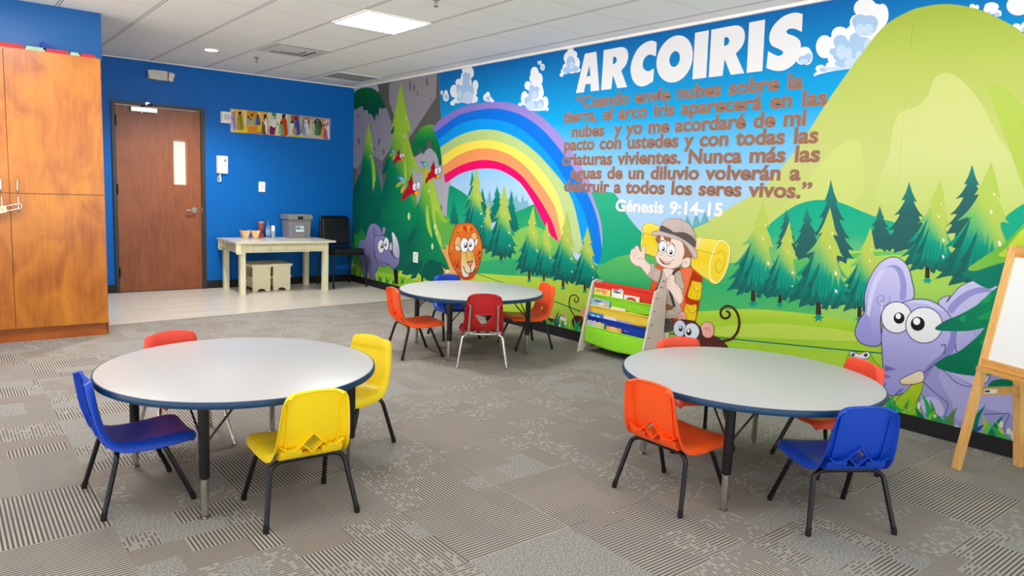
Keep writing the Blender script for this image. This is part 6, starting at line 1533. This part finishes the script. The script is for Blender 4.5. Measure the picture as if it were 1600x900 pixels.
bm = BM(); box(bm, -.03, .01, front(AP)-.01, rear(AP)+.01, AP-.03, AP-.004); obj('hinge', bm, mat('brass_hinge', '#a8803c', .35, .8), ez, bevel=.002)
bm = BM(); box(bm, EW-.01, EW+.03, front(AP)-.01, rear(AP)+.01, AP-.03, AP-.004); obj('hinge', bm, mat('brass_hinge', '#a8803c', .35, .8), ez, bevel=.002)

# ================================================================ on the ceiling
M_led = mat('led_diffuser', '#ffffff', .4, emit=50); M_tbar = mat('white_painted_frame', '#eeece8', .4, noise=.02)
cl_ = thing('ceiling_light', 'square bright LED ceiling panel', 'light', (2.972, 5.44, H))
bm = BM(); o_ = .296
for a_ in ((-o_, o_, -o_, -o_+.02), (-o_, o_, o_-.02, o_), (-o_, -o_+.02, -o_+.02, o_-.02), (o_-.02, o_, -o_+.02, o_-.02)): box(bm, a_[0], a_[1], a_[2], a_[3], -.012, -.0008)
obj('frame', bm, M_tbar, cl_)
bm = BM(); box(bm, -o_+.02, o_-.02, -o_+.02, o_-.02, -.009, -.001); obj('diffuser', bm, M_led, cl_)
dl = thing('downlight', 'small round recessed ceiling light near the door', 'light', (2.365, 7.933, H))
bm = BM(); lathe(bm, [(.060, -.001), (.088, -.001), (.088, -.006), (.080, -.009), (.062, -.006)], 32); obj('trim_ring', bm, M_white_pl, dl, 40)
bm = BM(); lathe(bm, [(0, -.0045), (.062, -.0045), (.062, -.001), (0, -.001)], 32); obj('lens', bm, mat('downlight_lens', '#fff8ee', .4, emit=40), dl, 40)
dlamp = bpy.data.lights.new('downlight_lamp', 'SPOT'); dlamp.energy = 230; dlamp.spot_size = radians(140); dlamp.spot_blend = .6; dlamp.shadow_soft_size = .06; dlamp.color = (1, .965, .91)
dlo = bpy.data.objects.new('downlight_lamp', dlamp); COL.objects.link(dlo); dlo.location = (2.365, 7.933, H-.03)
M_grille = mat('grey_return_grille', '#a7a5a0', .6, noise=.1, nscale=120); M_throat = mat('dark_vent_throat', '#2c2b2a', .8)
av = thing('air_diffuser', 'square ceiling air diffuser with dark louvres near the LED panel', 'vent', (2.972, 7.26, H))
bm = BM(); box(bm, -.296, .296, -.296, .296, -.006, -.0008); obj('face_frame', bm, mat('aged_diffuser_white', '#cfccc5', .5, noise=.1, nscale=9), av)
bm = BM(); box(bm, -.235, .235, -.235, .235, -.0085, -.0055); obj('throat', bm, M_throat, av)  # flat dark plate behind the louvres
for k, r_ in enumerate((.235, .165, .10)):
    bm = BM(); a0, a1 = r_, r_-.052
    V = [[bm.verts.new((s*a_, t*a_, z)) for s, t in ((-1, -1), (1, -1), (1, 1), (-1, 1))] for a_, z in ((a0, -.0095), (a1, -.0165))]
    for i in range(4): bm.faces.new((V[0][i], V[0][(i+1) % 4], V[1][(i+1) % 4], V[1][i]))
    lo = obj('louvre', bm, mat('aged_diffuser_white', '#cfccc5', .5, noise=.1, nscale=9), av); md = lo.modifiers.new('t', 'SOLIDIFY'); md.thickness = .003
bm = BM(); box(bm, -.045, .045, -.045, .045, -.017, -.011); obj('centre_plate', bm, mat('aged_diffuser_white', '#cfccc5', .5), av)
rg = thing('return_grille', 'grey perforated return air grille in the far ceiling corner', 'vent', (4.185, 8.42, H))
bm = BM(); box(bm, -.29, .29, -.27, .27, -.005, -.0008); obj('grille_face', bm, M_grille, rg)
bm = BM()
for a_ in ((-.296, .296, -.276, -.258), (-.296, .296, .258, .276), (-.296, -.278, -.258, .258), (.278, .296, -.258, .258)): box(bm, a_[0], a_[1], a_[2], a_[3], -.009, -.0008)
obj('frame', bm, M_tbar, rg)
def sprinkler(x, y, label):
    t = thing('sprinkler', label, 'sprinkler', (x, y, H), 0, 'ceiling sprinklers')
    bm = BM(); lathe(bm, [(0, -.0008), (.030, -.0008), (.028, -.007), (.012, -.010), (0, -.010)], 20); obj('escutcheon', bm, mat('dull_metal', '#8d8a85', .35, .8), t, 40)
    bm = BM(); tube(bm, [(0, 0, -.010), (0, 0, -.028)], .008, 10)
    for s in (-1, 1): tube(bm, fillet([(s*.006, 0, -.024), (s*.014, 0, -.034), (s*.003, 0, -.050)], .006), .0025, 6)
    obj('body', bm, mat('dull_metal', '#8d8a85', .35, .8), t, 40)
    bm = BM(); lathe(bm, [(0, -.050), (.016, -.050), (.016, -.0525), (0, -.0525)], 16); obj('deflector', bm, mat('dark_metal', '#55524e', .4, .7), t, 40)
sprinkler(2.888, 4.491, 'ceiling sprinkler to the right of the LED panel'); sprinkler(2.856, 7.982, 'ceiling sprinkler beyond the air diffuser')
